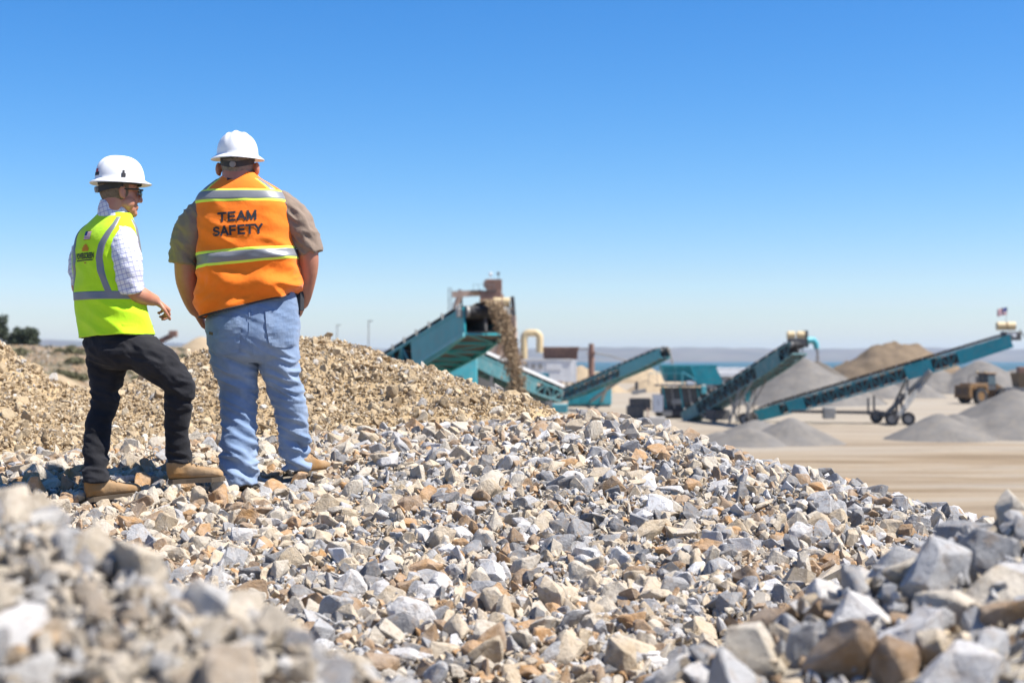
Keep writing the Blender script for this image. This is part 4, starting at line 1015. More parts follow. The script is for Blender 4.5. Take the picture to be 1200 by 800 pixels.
# ------------------------------------------------------------------ machinery in the yard
def wheel(parent, c, axis, r, w, rim=None):
    c = Vector(c); axis = Vector(axis).normalized(); a = axis.cross(Vector((0, 0, 1))).normalized(); b = Vector((0, 0, 1)); n = 28
    def ring(rr, off): return [c + axis * off + a * (rr * math.cos(2 * math.pi * i / n)) + b * (rr * math.sin(2 * math.pi * i / n)) for i in range(n)]
    wh = MB(); wh.tube(c - axis * w * .35, c + axis * w * .35, r * .16, n=14); wo = wh.build('wheel', M['dark'], parent, True)
    t = MB(); t.rings([ring(r * .56, -w * .38), ring(r * .80, -w * .5), ring(r * .95, -w * .46), ring(r, -w * .3), ring(r, w * .3), ring(r * .95, w * .46), ring(r * .80, w * .5), ring(r * .56, w * .38)], cap=False)
    for i in range(n):
        q = 2 * math.pi * i / n; d = a * math.cos(q) + b * math.sin(q)
        t.beam(c + d * r * .98 - axis * w * .42, c + d * r * .98 + axis * w * .42, r * .1, r * .06, d)
    t.build('tyre', M['rubber'], wo, True)
    m = MB(); m.rings([ring(r * .57, -w * .36), ring(r * .5, -w * .30), ring(r * .2, -w * .22), ring(r * .2, w * .22), ring(r * .5, w * .30), ring(r * .57, w * .36)]); m.build('rim', rim or M['steel'], wo, True)
    return wo

def conveyor(root, T, Hd, W, D, paint, plates=((.62, 1.0),), bays=16, depth0=.55, load=None, roll_step=1.3, dark_sheets=True):
    """belt conveyor between tail T and head Hd (belt level); plates = spans of solid side plate, truss elsewhere"""
    T = Vector(T); Hd = Vector(Hd); L = (Hd - T).length; u = (Hd - T) / L
    s = u.cross(Vector((0, 0, 1))).normalized(); n = s.cross(u)
    Q = lambda t, a, b: T + u * (t * L) + s * a + n * b
    dep = lambda t: D * (depth0 + (1 - depth0) * min(1, min(t, 1.02 - t) / .25 + (0.0 if t < .5 else .25)))
    for sd in (-1, 1):
        m = MB(); a = sd * W / 2; k = bays
        for j in range(k):
            t0, t1 = j / k, (j + 1) / k; tm = (t0 + t1) / 2; d0, d1 = dep(t0), dep(t1)
            solid = any(p0 - 1e-6 <= tm <= p1 for p0, p1 in plates)
            m.beam(Q(t0, a, 0), Q(t1, a, 0), .10, .12, n); m.beam(Q(t0, a, -d0), Q(t1, a, -d1), .10, .12, n)
            if solid:
                hx = .03; m.hexa([Q(t0, a - hx, -d0), Q(t1, a - hx, -d1), Q(t1, a - hx, 0), Q(t0, a - hx, 0)], [Q(t0, a + hx, -d0), Q(t1, a + hx, -d1), Q(t1, a + hx, 0), Q(t0, a + hx, 0)])
            else:
                m.beam(Q(t0, a, 0), Q(t0, a, -d0), .07, .09, s)
                if j % 2: m.beam(Q(t0, a, -d0), Q(t1, a, 0), .06, .07, s)
                else: m.beam(Q(t0, a, 0), Q(t1, a, -d1), .06, .07, s)
        m.build('side_frame', paint, root)
    m = MB()
    for j in range(bays + 1):
        t = j / bays; d = dep(t); m.beam(Q(t, -W / 2, -d), Q(t, W / 2, -d), .08, .09, n)
        if j < bays: m.beam(Q(t, -W / 2 if j % 2 else W / 2, -d), Q((j + 1) / bays, W / 2 if j % 2 else -W / 2, -dep((j + 1) / bays)), .05, .06, n)
    m.build('underframe', paint, root)
    m = MB(); k = bays
    for j in range(k):
        t0, t1 = j / k, (j + 1) / k; m.hexa([Q(t0, -W * .46, .09 - dep(t0)), Q(t1, -W * .46, .09 - dep(t1)), Q(t1, W * .46, .09 - dep(t1)), Q(t0, W * .46, .09 - dep(t0))], [Q(t0, -W * .46, .11 - dep(t0)), Q(t1, -W * .46, .11 - dep(t1)), Q(t1, W * .46, .11 - dep(t1)), Q(t0, W * .46, .11 - dep(t0))])
    if dark_sheets: m.build('underside_shade_sheet', M['dark'], root)  # added dark sheet imitating the shadowed underside and return belt
    m = MB()
    for j in range(k):
        t0, t1 = j / k, (j + 1) / k; m.hexa([Q(t0, -.05, .14 - dep(t0)), Q(t1, -.05, .14 - dep(t1)), Q(t1, -.05, -.12), Q(t0, -.05, -.12)], [Q(t0, .05, .14 - dep(t0)), Q(t1, .05, .14 - dep(t1)), Q(t1, .05, -.12), Q(t0, .05, -.12)])
    if dark_sheets: m.build('gap_dark_filler', M['dark'], root)  # added centre plate, only there to darken the gaps in the truss
    # belt: troughed carrying run, flat return run
    rd = .24; bw = W * .40; sec = [(-bw, .22), (-bw * .55, .05), (bw * .55, .05), (bw, .22)]; rings = []; nb = 30
    for j in range(nb + 1):
        t = j / nb; fl = min(1, min(t, 1 - t) / .06); rings.append([Q(t, x, .10 + z * fl + .02) for x, z in sec])
    for q in range(1, 8):
        an = math.pi * q / 8; rings.append([T + u * (L + rd * math.sin(an)) + s * x + n * (.12 - rd + rd * math.cos(an)) for x, z in sec])
    for j in range(nb, -1, -1): rings.append([Q(j / nb, x, .12 - 2 * rd) for x, z in sec])
    for q in range(1, 8):
        an = math.pi + math.pi * q / 8; rings.append([T + u * (rd * math.sin(an)) + s * x + n * (.12 - rd + rd * math.cos(an)) for x, z in sec])
    m = MB(); nn = len(rings)
    base = [v for r_ in rings for v in r_]; fs = []
    for j in range(nn):
        for i in range(3): fs.append((j * 4 + i, j * 4 + i + 1, ((j + 1) % nn) * 4 + i + 1, ((j + 1) % nn) * 4 + i))
    m.add(base, fs); bo = m.build('belt', M['rubber'], root)
    md = bo.modifiers.new('thick', 'SOLIDIFY'); md.thickness = .02
    off = OFF[root]
    # rollers under the carrying run, one object each
    rm = MB(); rm.tube(s * -bw * .55 - n * .02, s * bw * .55 - n * .02, .06, n=8)
    for sd in (-1, 1): rm.tube(s * (sd * bw * .55) - n * .02, s * (sd * bw * 1.08) + n * .17, .06, n=8); rm.beam(s * (sd * W / 2), s * (sd * W / 2) + n * .26, .07, .10, u)
    first = None; cnt = max(3, int(L / roll_step))
    for j in range(cnt):
        if first is None: first = rm.build('roller', M['steel'], None); COL.objects.unlink(first); o = first
        else: o = bpy.data.objects.new('roller', first.data)
        COL.objects.link(o); o.parent = root; o.location = Q((j + .5) / cnt, 0, .07) - off; OFF[o] = off
    for t, nm in ((1.0, 'head_drum'), (0.0, 'tail_drum')):
        m = MB(); m.tube(T + u * (t * L) - s * (W * .46) + n * (.12 - rd), T + u * (t * L) + s * (W * .46) + n * (.12 - rd), rd * .96, n=18); m.build(nm, M['steel'], root, True)
    if load:
        V = []; nx, ny = 7, 70
        for j in range(ny + 1):
            for i in range(nx + 1):
                t = .03 + .96 * j / ny; x = (i / nx - .5) * 2 * bw * .75; h = .12 + (.20 * (1 - (x / (bw * .75)) ** 2)) * (1 + .4 * noise.noise((t * L * 2.5, i * .7, 1)))
                V.append(Q(t, x, h))
        i = np.arange(ny)[:, None] * (nx + 1) + np.arange(nx)[None]
        o = np_mesh('carried_aggregate', np.array([tuple(v) for v in V]), np.stack([i, i + 1, i + nx + 2, i + nx + 1], -1).reshape(-1, 4), load, root); o['kind'] = 'stuff'
    return Q, u, s, n, L, dep

def stream(name, label, p0, v0, drop_to, width, mat, spread=1.6, n=2600, size=.07, parent=None):
    """gravel falling off a conveyor head along a ballistic arc"""
    p0 = Vector(p0); v0 = Vector(v0); tt = (v0.z + math.sqrt(v0.z ** 2 + 2 * 9.81 * (p0.z - drop_to))) / 9.81
    side = v0.cross(Vector((0, 0, 1))).normalized(); t = rng.random(n) ** .8 * tt
    A = np.array(p0)[None] + np.array(v0)[None] * t[:, None]; A[:, 2] -= 4.905 * t ** 2
    w = width * (1 + (spread - 1) * t / tt); A += np.array(side)[None] * (rng.normal(size=n) * .30 * w)[:, None]
    d = Vector((v0.x, v0.y, 0)).normalized(); A += np.array(d)[None] * (rng.normal(size=n) * .22 * w)[:, None]
    o = scatter_mesh(name, A, rng.uniform(size * .4, size, n) * rng.choice([1, 1, 1.6], n), mat, None, PSMALL)
    o['label'] = label; o['category'] = 'falling gravel'; return o

def cone_pile(name, label, tops, r_tilt, mat, group=None, noise_amp=.12, slope=33, seed=0, cap=None):
    """stockpile at rest: union of cones with slope ~34 deg, tops = (x, y, z)"""
    tops = [Vector(t) for t in tops]; sl = math.tan(R(slope)); mx = max(t.z for t in tops); rad = mx / sl + 1.5
    xs = np.linspace(min(t.x for t in tops) - rad, max(t.x for t in tops) + rad, 80); ys = np.linspace(min(t.y for t in tops) - rad, max(t.y for t in tops) + rad, 64)
    def zf(X, Y):
        Z = np.full(X.shape, -9.0)
        for t in tops:
            d = np.sqrt((X - t.x) ** 2 + (Y - t.y) ** 2 + (.25 * r_tilt) ** 2) - .25 * r_tilt
            c = t.z - d * sl; Z = np.maximum(Z, c)
        L_ = np.array([noise.fractal((a * .35 + seed, b * .35, seed), .8, 2.1, 4) for a, b in zip(X.ravel(), Y.ravel())]).reshape(X.shape) * noise_amp
        ang = np.arctan2(Y - tops[0].y, X - tops[0].x)
        Z = Z + L_ * np.clip(Z + .5, 0, 1) + .015 * np.sin(ang * 19 + L_ * 40) * np.clip(Z, 0, 1)
        if cap: Z = np.minimum(Z, cap + L_ * 2)
        return np.maximum(Z, -.3)
    o = grid_obj(name, xs, ys, zf, mat); return tag(o, label, 'stockpile', group)

# --- stockpiles
gp = 'gravel stockpiles in the yard'
p1 = P(942, 419, 178); cone_pile('gravel_stockpile', 'tall grey cone of gravel under the discharge chute of the steep conveyor', [(p1.x, p1.y, p1.z), (p1.x - 4.5, p1.y + 3, p1.z - 1.8), (p1.x + 4, p1.y - 1, p1.z - 2.2)], 2, M['sand_grey'], gp, seed=1)
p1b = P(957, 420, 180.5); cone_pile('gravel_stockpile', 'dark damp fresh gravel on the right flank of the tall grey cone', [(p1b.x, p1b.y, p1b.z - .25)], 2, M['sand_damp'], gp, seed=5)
p2 = P(927, 489, 96.5); cone_pile('gravel_stockpile', 'small pointed grey gravel cone in the yard just beyond the rock mound', [(p2.x, p2.y, p2.z)], 1, M['sand_grey'], gp, .05, 27, seed=2)
p3 = P(876, 500, 95); cone_pile('gravel_stockpile', 'low flat grey gravel heap left of the small pointed cone', [(p3.x, p3.y, p3.z), (p3.x + 1.2, p3.y + 3.5, 1.5), (p3.x - 1.6, p3.y + 1.5, .8)], 1, M['sand_grey'], gp, .08, 22, seed=3)
p4 = P(1187, 456, 106); p5 = P(1100, 484, 101); cone_pile('gravel_stockpile', 'wide grey gravel heap with a sharp ridge at the right edge', [(p4.x, p4.y, p4.z), (p5.x, p5.y, p5.z), (p5.x + 2, p5.y + 2.5, p5.z - .1), (p4.x + 4, p4.y - 2, p4.z - .9), (p4.x + 1.5, p4.y - 5, 1.0)], 1.5, M['sand_grey'], gp, .07, 28, seed=4)
p6 = P(1150, 423, 232); cone_pile('gravel_stockpile', 'big rounded pale heap behind the wheel loader', [(p6.x, p6.y, p6.z), (p6.x - 7, p6.y + 2, p6.z - 1.2), (p6.x + 6, p6.y, p6.z - 1.3), (p6.x - 12, p6.y + 4, p6.z - 2.5)], 6, M['sand_grey'], gp, .25, seed=6)
p7 = P(1042, 404, 290); cone_pile('dirt_stockpile', 'far brown flat-topped dirt heap above the long conveyor', [(p7.x - 1, p7.y, p7.z + .6), (p7.x + 2, p7.y, p7.z + .9), (p7.x + 5, p7.y, p7.z + .5), (p7.x - 8, p7.y + 3, p7.z - 3.5)], 3, M['sand_brown'], gp, .5, seed=7, cap=p7.z + .1)
p8 = P(1022, 436, 205); cone_pile('gravel_stockpile', 'low pale gravel heap behind the long conveyor', [(p8.x, p8.y, p8.z), (p8.x + 6, p8.y + 2, p8.z - .6)], 2, M['sand_grey'], gp, .15, seed=8)
p9 = P(588, 462, 57); cone_pile('dirt_stockpile', 'tan dirt heap growing under the falling stream', [(p9.x, p9.y, p9.z), (p9.x - 1.2, p9.y + .4, p9.z - .5)], 1, M['sand_tan'], gp, .1, seed=9)
p10 = P(745, 424, 330); cone_pile('sand_stockpile', 'distant pale beige sand heap left of the teal hopper', [(p10.x, p10.y, p10.z), (p10.x - 13, p10.y - 6, p10.z - 1.0), (p10.x + 11, p10.y + 8, p10.z - 1.2), (p10.x - 26, p10.y - 10, p10.z - 1.8)], 6, M['sand_tan'], gp, .4, seed=10)
p11 = P(700, 440, 240); cone_pile('sand_stockpile', 'pale spoil heap behind the slim conveyor', [(p11.x, p11.y, p11.z), (p11.x + 9, p11.y + 2, p11.z - .6), (p11.x + 16, p11.y + 3, p11.z - .9)], 4, M['sand_tan'], gp, .3, seed=11)

# --- conveyor with the falling stream (nearest machine)
Ta, Ha = P(415, 452, 70), P(568, 362, 55)
scr = thing('tracked_screener', 'teal screening machine with a big raised conveyor pouring tan gravel', 'screener', (Ta.x, Ta.y, 0))
Q, u, s, n, L, dep = conveyor(scr, Ta, Ha, 1.75, 1.25, M['teal'], ((.64, 1.0), (.0, .30)), 14, .7, M['sand_tan'], 1.4)
for a in (-.94, .94):
    m = MB(); m.beam(Q(.02, a, -dep(.02) - .02), Q(.35, a, -dep(.35) - .02), .1, .16, n); m.beam(Q(.35, a, -dep(.35) - .02), Q(1, a, -dep(1) - .02), .1, .16, n); m.build('bottom_flange', M['teal_lt'], scr)
for t in (.30, .36, .42, .48):
    m = MB(); m.beam(Q(t, -.95, .1), Q(t + .03, -.95, -1.2), .12, .14, s); m.build('gusset', M['teal'], scr)
m = MB(); m.hexa([Q(.47, -.98, .25), Q(.60, -.98, -.05), Q(.60, -.98, -1.2), Q(.50, -.98, -1.2)], [Q(.47, -.92, .25), Q(.60, -.92, -.05), Q(.60, -.92, -1.2), Q(.50, -.92, -1.2)]); m.build('side_plate', M['teal_lt'], scr)
m = MB(); m.tube(Q(.40, -1.1, -.6), Q(.40, -.7, -.6), .22, n=16); m.build('hydraulic_motor', M['teal_lt'], scr, True)
for a in (-.9, .9):
    m = MB(); m.box(Q(.99, a * 1.03, -.12), .36, .2, .36, .3); m.build('drum_bearing', M['steel'], scr, bevel=.03)
m = MB(); m.hexa([Q(.93, -.95, -.75), Q(.985, -.95, -.62), Q(.985, -.95, -.40), Q(.93, -.95, -.52)], [Q(.93, -.93, -.75), Q(.985, -.93, -.62), Q(.985, -.93, -.40), Q(.93, -.93, -.52)]); m.build('maker_plate', M['white_paint'], scr)
for a in (-.7, .7):
    m = MB(); fp = Vector((Q(.38, a, 0).x, Q(.38, a, 0).y, 0)); m.beam(Q(.55, a, -1.2), fp + Vector((0, 0, .1)), .2, .25); m.build('support_leg', M['teal'], scr); m = MB(); m.box(fp + Vector((0, 0, .06)), .7, .7, .12); m.build('foot_pad', M['dark'], scr)
# chassis under the conveyor
cb = P(470, 470, 70); m = MB(); m.beam(Vector((cb.x - 2, cb.y + 5, 1.5)), Vector((cb.x + 2.2, cb.y - 7, 1.5)), 1.6, .7); m.build('chassis', M['dark'], scr)
for a in (-1, 1):
    m = MB(); off_ = Vector((1.1 * a, .4 * a, 0)); m.beam(Vector((cb.x - 1.2, cb.y + 4, .5)) + off_, Vector((cb.x + 1.2, cb.y - 4, .5)) + off_, .45, .95); m.build('crawler_track', M['rubber'], scr, bevel=.2)
m = MB(); pe = P(538, 437, 66); m.box((pe.x, pe.y, 4.3), 1.5, 1.3, 2.9, .2); m.build('engine_housing', M['teal_lt'], scr, bevel=.05)
m = MB(); m.box((pe.x - .2, pe.y - .72, 4.2), .75, .1, 1.5, .2); m.build('housing_door', M['dark'], scr)
m = MB()
for k in range(7):
    q = math.pi * k / 6; m.beam(Vector((pe.x - 2.0 + 1.0 * math.cos(q), pe.y - .2, 3.6 + 1.3 * math.sin(q))), Vector((pe.x - 2.0 + 1.0 * math.cos(q + .5), pe.y - .2, 3.6 + 1.3 * math.sin(q + .5))), .35, .12, (0, 1, 0))
m.build('wheel_guard', M['teal_lt'], scr)
m = MB(); m.box((pe.x, pe.y, 1.5), 1.2, 1.2, 2.8, .2); m.build('pedestal', M['dark'], scr)
du = Vector((u.x, u.y, 0)).normalized()
stream('falling_gravel', 'brown stream of gravel falling off the big raised conveyor', Q(1.0, 0, .25) + u * .25, u * 2.3 + Vector((.45, 0, .0)), 3.9, .40, M['gravel_brown'], 1.5, 7000, .055)
# return conveyor of pale metal sloping down to the right behind the stream
Td, Hd = P(650, 458, 84), P(548, 414, 78)
dc = thing('sloping_conveyor', 'pale grey teal conveyor sloping down to the right behind the falling stream', 'conveyor', (Td.x, Td.y, 0))
Q, u, s, n, L, dep = conveyor(dc, Td, Hd, 1.1, .75, M['teal_gy'], ((.35, 1.0),), 10, .8)
for a in (-.6, .6):
    m = MB(); m.beam(Q(0, a, .30), Q(1, a, .30), .10, .16, n); m.build('cover_rail', M['white_paint'], dc)
for t in (.12, .8):
    for a in (-.5, .5):
        b_ = Q(t, a, -.5); m = MB(); m.beam(b_, Vector((b_.x, b_.y, 0)), .16, .16); m.build('leg', M['steel'], dc)
m = MB(); pq = P(585, 445, 83); m.box((pq.x, pq.y, 2.6), 3.0, 1.6, 5.2); m.build('dusty_bin', M['steel'], dc, bevel=.05)

# --- asphalt plant tower far behind
Yt = 180; tb = P(578, 472, Yt)
tw = thing('plant_tower', 'rusty beige plant tower with drum top and inclined chute behind the falling stream', 'tower', (tb.x, tb.y, 0))
def tz(py): return ZC + (HY - py) / F * Yt
def tx(px): return (px - 600) / F * Yt
m = MB(); m.box((tx(583), Yt, tz(410)), 2.2, 2.2, tz(372) - tz(448)); m.build('column', M['beige_steel'], tw, bevel=.05)
m = MB(); m.box((tx(575), Yt, tz(352)), 2.7, 2.4, tz(340) - tz(362)); m.build('upper_bin', M['rust'], tw, bevel=.05)
m = MB(); m.box((tx(579), Yt, tz(335)), 2.0, 2.0, 1.6); m.build('drive_house', M['rust'], tw, bevel=.05)
m = MB(); m.tube((tx(572), Yt - .8, tz(333)), (tx(572), Yt + .8, tz(333)), .62, n=18); m.build('top_drum', M['beige_steel'], tw, True)
m = MB(); m.box((tx(567), Yt, tz(341.5)), 3.4, 2.6, .12); m.build('platform', M['dark'], tw)
m = MB(); m.beam((tx(530), Yt, tz(345)), (tx(565), Yt, tz(343)), .8, .75); m.build('bridge_duct', M['beige_steel'], tw)
m = MB(); m.path([(tx(541), Yt, tz(340)), (tx(538), Yt, tz(350)), (tx(534), Yt, tz(358)), (tx(533), Yt, tz(366))], [.45, .42, .36, .3], 12); m.build('down_pipe', M['beige_steel'], tw, True)
m = MB(); m.tube((tx(532), Yt, tz(363)), (tx(532), Yt, tz(376)), .55, .42, n=14); m.build('cyclone', M['white_paint'], tw, True)
m = MB()
for a in (525.5, 529): m.beam((tx(a), Yt, tz(337)), (tx(a), Yt, 0), .09, .09)
for k in range(26): m.beam((tx(525.5), Yt, tz(338 + k * 4.6)), (tx(529), Yt, tz(338 + k * 4.6)), .06, .06)
m.build('ladder', M['steel'], tw)
m = MB(); m.beam((tx(586), Yt - .3, tz(345)), (tx(613), Yt - .3, tz(442)), .9, .8); m.build('inclined_chute', M['beige_steel'], tw)
m = MB(); m.tube((tx(541), Yt, tz(346)), (tx(541), Yt, tz(372)), .12, n=8); m.build('strut', M['dark'], tw)
m = MB(); m.tube((tx(584), Yt, tz(330)), (tx(584), Yt, tz(319)), .05, n=6); m.ball((tx(584), Yt, tz(320.5)), .2); m.build('beacon_mast', M['dark'], tw)
m = MB(); m.tube((tx(575), Yt, tz(327)), (tx(575), Yt, tz(322)), .06, n=6); m.ball((tx(575), Yt, tz(321)), .22); m.build('lamp', M['white_paint'], tw)
m = MB()
for k in range(5): m.beam((tx(555 + k * 6), Yt - 1.3, tz(341)), (tx(555 + k * 6), Yt - 1.3, tz(334)), .05, .05)
m.beam((tx(555), Yt - 1.3, tz(334)), (tx(579), Yt - 1.3, tz(334)), .05, .05); m.build('handrail', M['steel'], tw)
m = MB(); m.tube((tx(585), Yt + 3, 0), (tx(585), Yt + 3, tz(388)), 2.3, n=28); sil = m.build('storage_silo', M['beige_steel'], None, True); tag(sil, 'pinkish beige round silo standing behind the falling stream', 'silo')
# drum drive with cream cylinders beside the tower head
dr = P(590, 363, 100); dd = thing('conveyor_head_drive', 'pair of cream drums on a dark head frame above the falling stream', 'conveyor', (dr.x, dr.y, 0))
for dx in (-.42, .20):
    m = MB(); m.tube((dr.x + dx - .26, dr.y, dr.z + .55), (dr.x + dx + .26, dr.y, dr.z + .55), .32, n=20); m.build('cream_drum', M['cream'], dd, True)
m = MB(); m.beam((dr.x + .62, dr.y, dr.z + .95), (dr.x + .75, dr.y, dr.z - .8), .3, .25, (0, 1, 0)); m.build('end_guard', M['dark'], dd, bevel=.05)
m = MB(); m.box((dr.x + .2, dr.y, dr.z - .2), .7, .6, .8); m.build('drive_frame', M['dark'], dd, bevel=.05)
m = MB(); m.beam((dr.x + .7, dr.y, dr.z - .4), (dr.x + .9, dr.y + 1, 0), .35, .35); m.beam((dr.x + .4, dr.y + 1, dr.z - .4), (dr.x - 2.6, dr.y + 7, 0), .3, .3); m.build('mast', M['beige_steel'], dd)

# --- duct, rusty baghouse, white office, chimney
Ye = 205; ex = lambda px: (px - 600) / F * Ye; ez = lambda py: ZC + (HY - py) / F * Ye
m = MB(); pts = [(ex(614), Ye, ez(421)), (ex(614), Ye, ez(398))]
for k in range(7): q = math.pi - math.pi * k / 12; pts.append((ex(614) + .85 + .85 * math.cos(q), Ye, ez(398) + .75 * math.sin(q) + .25))
for k in range(7): q = math.pi / 2 - math.pi * k / 12; pts.append((ex(632.5) - .75 + .75 * math.cos(q), Ye, ez(398) + .75 * math.sin(q) + .25))
pts += [(ex(632.5), Ye, ez(400)), (ex(632.5), Ye, ez(413))]
m.path(pts, .52, 18); duct = m.build('exhaust_duct', M['cream'], None, True, angle=60); tag(duct, 'cream pipe bent like an upside-down U above the white office', 'duct')
bh = thing('filter_house', 'rusty red ribbed filter house with sloped hopper end, above the white office', 'filter house', (ex(658), Ye + 2, 0))
m = MB(); m.hexa([(ex(640), Ye + .2, ez(421)), (ex(676), Ye + .2, ez(421)), (ex(676), Ye + 3.5, ez(421)), (ex(640), Ye + 3.5, ez(421))], [(ex(635), Ye, ez(407.5)), (ex(678), Ye, ez(407.5)), (ex(678), Ye + 3.7, ez(407.5)), (ex(635), Ye + 3.7, ez(407.5))]); m.build('body', M['rust'], bh)
for k in range(9):
    m = MB(); x0 = ex(637 + k * 4.8); m.beam((x0, Ye - .12, ez(408)), (x0 + .08, Ye + .02, ez(421)), .22, .2, (0, 1, 0)); m.build('rib', M['rust'], bh)
m = MB(); m.box(((ex(635) + ex(678)) / 2, Ye + 1.8, ez(407)), 5.5, 4.1, .18); m.build('lid', M['rust'], bh)
for k in range(5):
    m = MB(); x0 = ex(640 + k * 8); m.beam((x0, Ye + .6, ez(421)), (x0, Ye + .6, 0), .25, .25); m.build('leg', M['steel'], bh)
of = thing('site_office', 'white flat-roofed office block with a row of grey windows below the cream pipe', 'building', (ex(640), Ye - 4, 0))
m = MB(); m.box((ex(640), Ye - 3.2, ez(434)), 7.0, 3.0, ez(421.5) - ez(447)); m.build('wall', M['white_paint'], of)
m = MB(); m.box((ex(640), Ye - 3.2, ez(421.2)), 7.3, 3.3, .16); m.build('roof', M['white_paint'], of)
for k in range(3):
    m = MB(); m.box((ex(616.5 + k * 8), Ye - 4.74, ez(428.5)), .78, .06, .82); w_ = m.build('window', M['white_paint'], of); m = MB(); m.box((ex(616.5 + k * 8), Ye - 4.79, ez(428.5)), .62, .06, .68); m.build('pane', M['steel'], w_)
m = MB(); m.box((ex(648), Ye - 4.75, ez(427.5)), 2.2, .06, 1.3); m.build('panel', M['white_paint'], of)
m = MB(); m.box((ex(669), Ye - 3.4, ez(434)), 1.2, 2.4, ez(423) - ez(449)); m.build('annex', M['white_paint'], of)
for k in range(3):
    m = MB(); m.box((ex(618 + k * 21), Ye - 3.2, ez(460)), .5, 2.2, ez(447) - 0.0 if False else 2 * ez(460)); m.build('stilt', M['concrete'], of)
m = MB(); m.tube((ex(693), Ye, 0), (ex(693), Ye, ez(412)), .45, n=16); m.tube((ex(693), Ye, ez(412)), (ex(693), Ye, ez(402.5)), .38, n=16); m.box((ex(693), Ye, ez(413)), 1.3, 1.3, .15); st = m.build('chimney', M['rust'], None, True); tag(st, 'short dark rusty chimney right of the ribbed filter house', 'chimney')
m = MB(); m.path([(ex(678), Ye + 1, ez(409)), (ex(693), Ye + .6, ez(409))], .12, 8); m.path([(ex(693), Ye, ez(413)), (ex(712), Ye, ez(416)), (ex(740), Ye, ez(424))], .10, 8); pp = m.build('pipe_run', M['steel'], None, True); tag(pp, 'thin pipe running from the chimney down to the right', 'pipe')

# --- slim conveyor feeding the hopper
Tf, Hf = P(650, 464, 166), P(779, 409, 140)
fc = thing('feed_conveyor', 'slim teal conveyor with yellow lettering rising right to the teal hopper', 'conveyor', (Tf.x, Tf.y, 0))
Q, u, s, n, L, dep = conveyor(fc, Tf, Hf, 1.1, 1.05, M['teal'], ((.66, 1.0),), 18, .7, M['sand_grey'])
for k in range(9):
    m = MB(); t = .735 + k * .014; m.hexa([Q(t, -.60, -.62), Q(t + .010, -.60, -.61), Q(t + .010, -.60, -.28), Q(t, -.60, -.29)], [Q(t, -.585, -.62), Q(t + .010, -.585, -.61), Q(t + .010, -.585, -.28), Q(t, -.585, -.29)]); m.build('yellow_letter', M['yellow_print'], fc)
for a in (-.7, .7):
    b_ = Q(.60, a, -.9); g_ = G(694, 474); m = MB(); m.beam(b_, (g_.x + a, g_.y - 6, 0.5), .22, .3); m.build('support_leg', M['steel'], fc)
    wheel(fc, (g_.x + a * 1.4, g_.y - 6, .55), (1, 0, 0), .55, .4)
m = MB(); pb = P(640, 444, 164); m.hexa([(pb.x - .4, pb.y - .7, pb.z - 1.0), (pb.x + .5, pb.y - .7, pb.z - 1.0), (pb.x + .5, pb.y + .7, pb.z - 1.0), (pb.x - .4, pb.y + .7, pb.z - 1.0)], [(pb.x - .8, pb.y - .9, pb.z + .7), (pb.x + .3, pb.y - .9, pb.z + .7), (pb.x + .3, pb.y + .9, pb.z + .7), (pb.x - .8, pb.y + .9, pb.z + .7)]); m.build('feed_boot', M['teal_lt'], fc)
m = MB(); pb = P(651, 456, 165); m.box((pb.x, pb.y, pb.z), 1.5, 1.6, 1.9); m.build('hopper_box', M['rust'], fc, bevel=.05)
m = MB(); m.beam(P(622, 458, 166), P(650, 480, 160), 1.0, .7); m.build('chute', M['dark'], fc)
stream('falling_gravel', 'thin grey trickle falling from the slim conveyor into the teal hopper', Q(1, 0, .2) + u * .2, Vector((1.1, -.5, .2)), ZC - 1.0, .28, M['gravel_grey'], 1.3, 500, .05)
pg = P(690, 464, 170)
pu = thing('power_unit', 'teal box-shaped generator with pale end below the slim conveyor', 'generator', (pg.x, pg.y, 0))
m = MB(); m.box((pg.x - .45, pg.y, 1.3), 4.1, 2.2, 2.2); m.build('housing', M['teal'], pu, bevel=.04)
m = MB(); m.box((pg.x + 2.15, pg.y, 1.3), 1.0, 2.1, 2.1); m.build('radiator_end', M['teal_lt'], pu, bevel=.04)
m = MB(); m.box((pg.x - .9, pg.y - 1.12, 2.25), 1.5, .03, .16); m.build('yellow_lettering', M['yellow_print'], pu)
for dx in (-1.6, -.5): m = MB(); m.box((pg.x + dx, pg.y - 1.12, 1.1), .9, .03, 1.3); m.build('door', M['teal'], pu)
m = MB(); m.box((pg.x, pg.y, .14), 5, 1.9, .26); m.build('skid', M['dark'], pu)
m = MB(); m.tube((pg.x - 1, pg.y, 2.35), (pg.x - 1, pg.y, 2.9), .09, n=10); m.build('exhaust_pipe', M['dark'], pu)
pr = P(657, 480, 150); m = MB(); m.hexa([(pr.x - .8, pr.y, .0), (pr.x + .7, pr.y, .0), (pr.x + .7, pr.y + 1, .0), (pr.x - .8, pr.y + 1, .0)], [(pr.x - .9, pr.y - .1, .9), (pr.x + .8, pr.y - .1, .9), (pr.x + .8, pr.y + 1.1, .9), (pr.x - .9, pr.y + 1.1, .9)]); tk = m.build('tool_tray', M['teal_lt'], None, bevel=.05); tag(tk, 'low pale teal steel tray on the ground below the slim conveyor', 'tray')

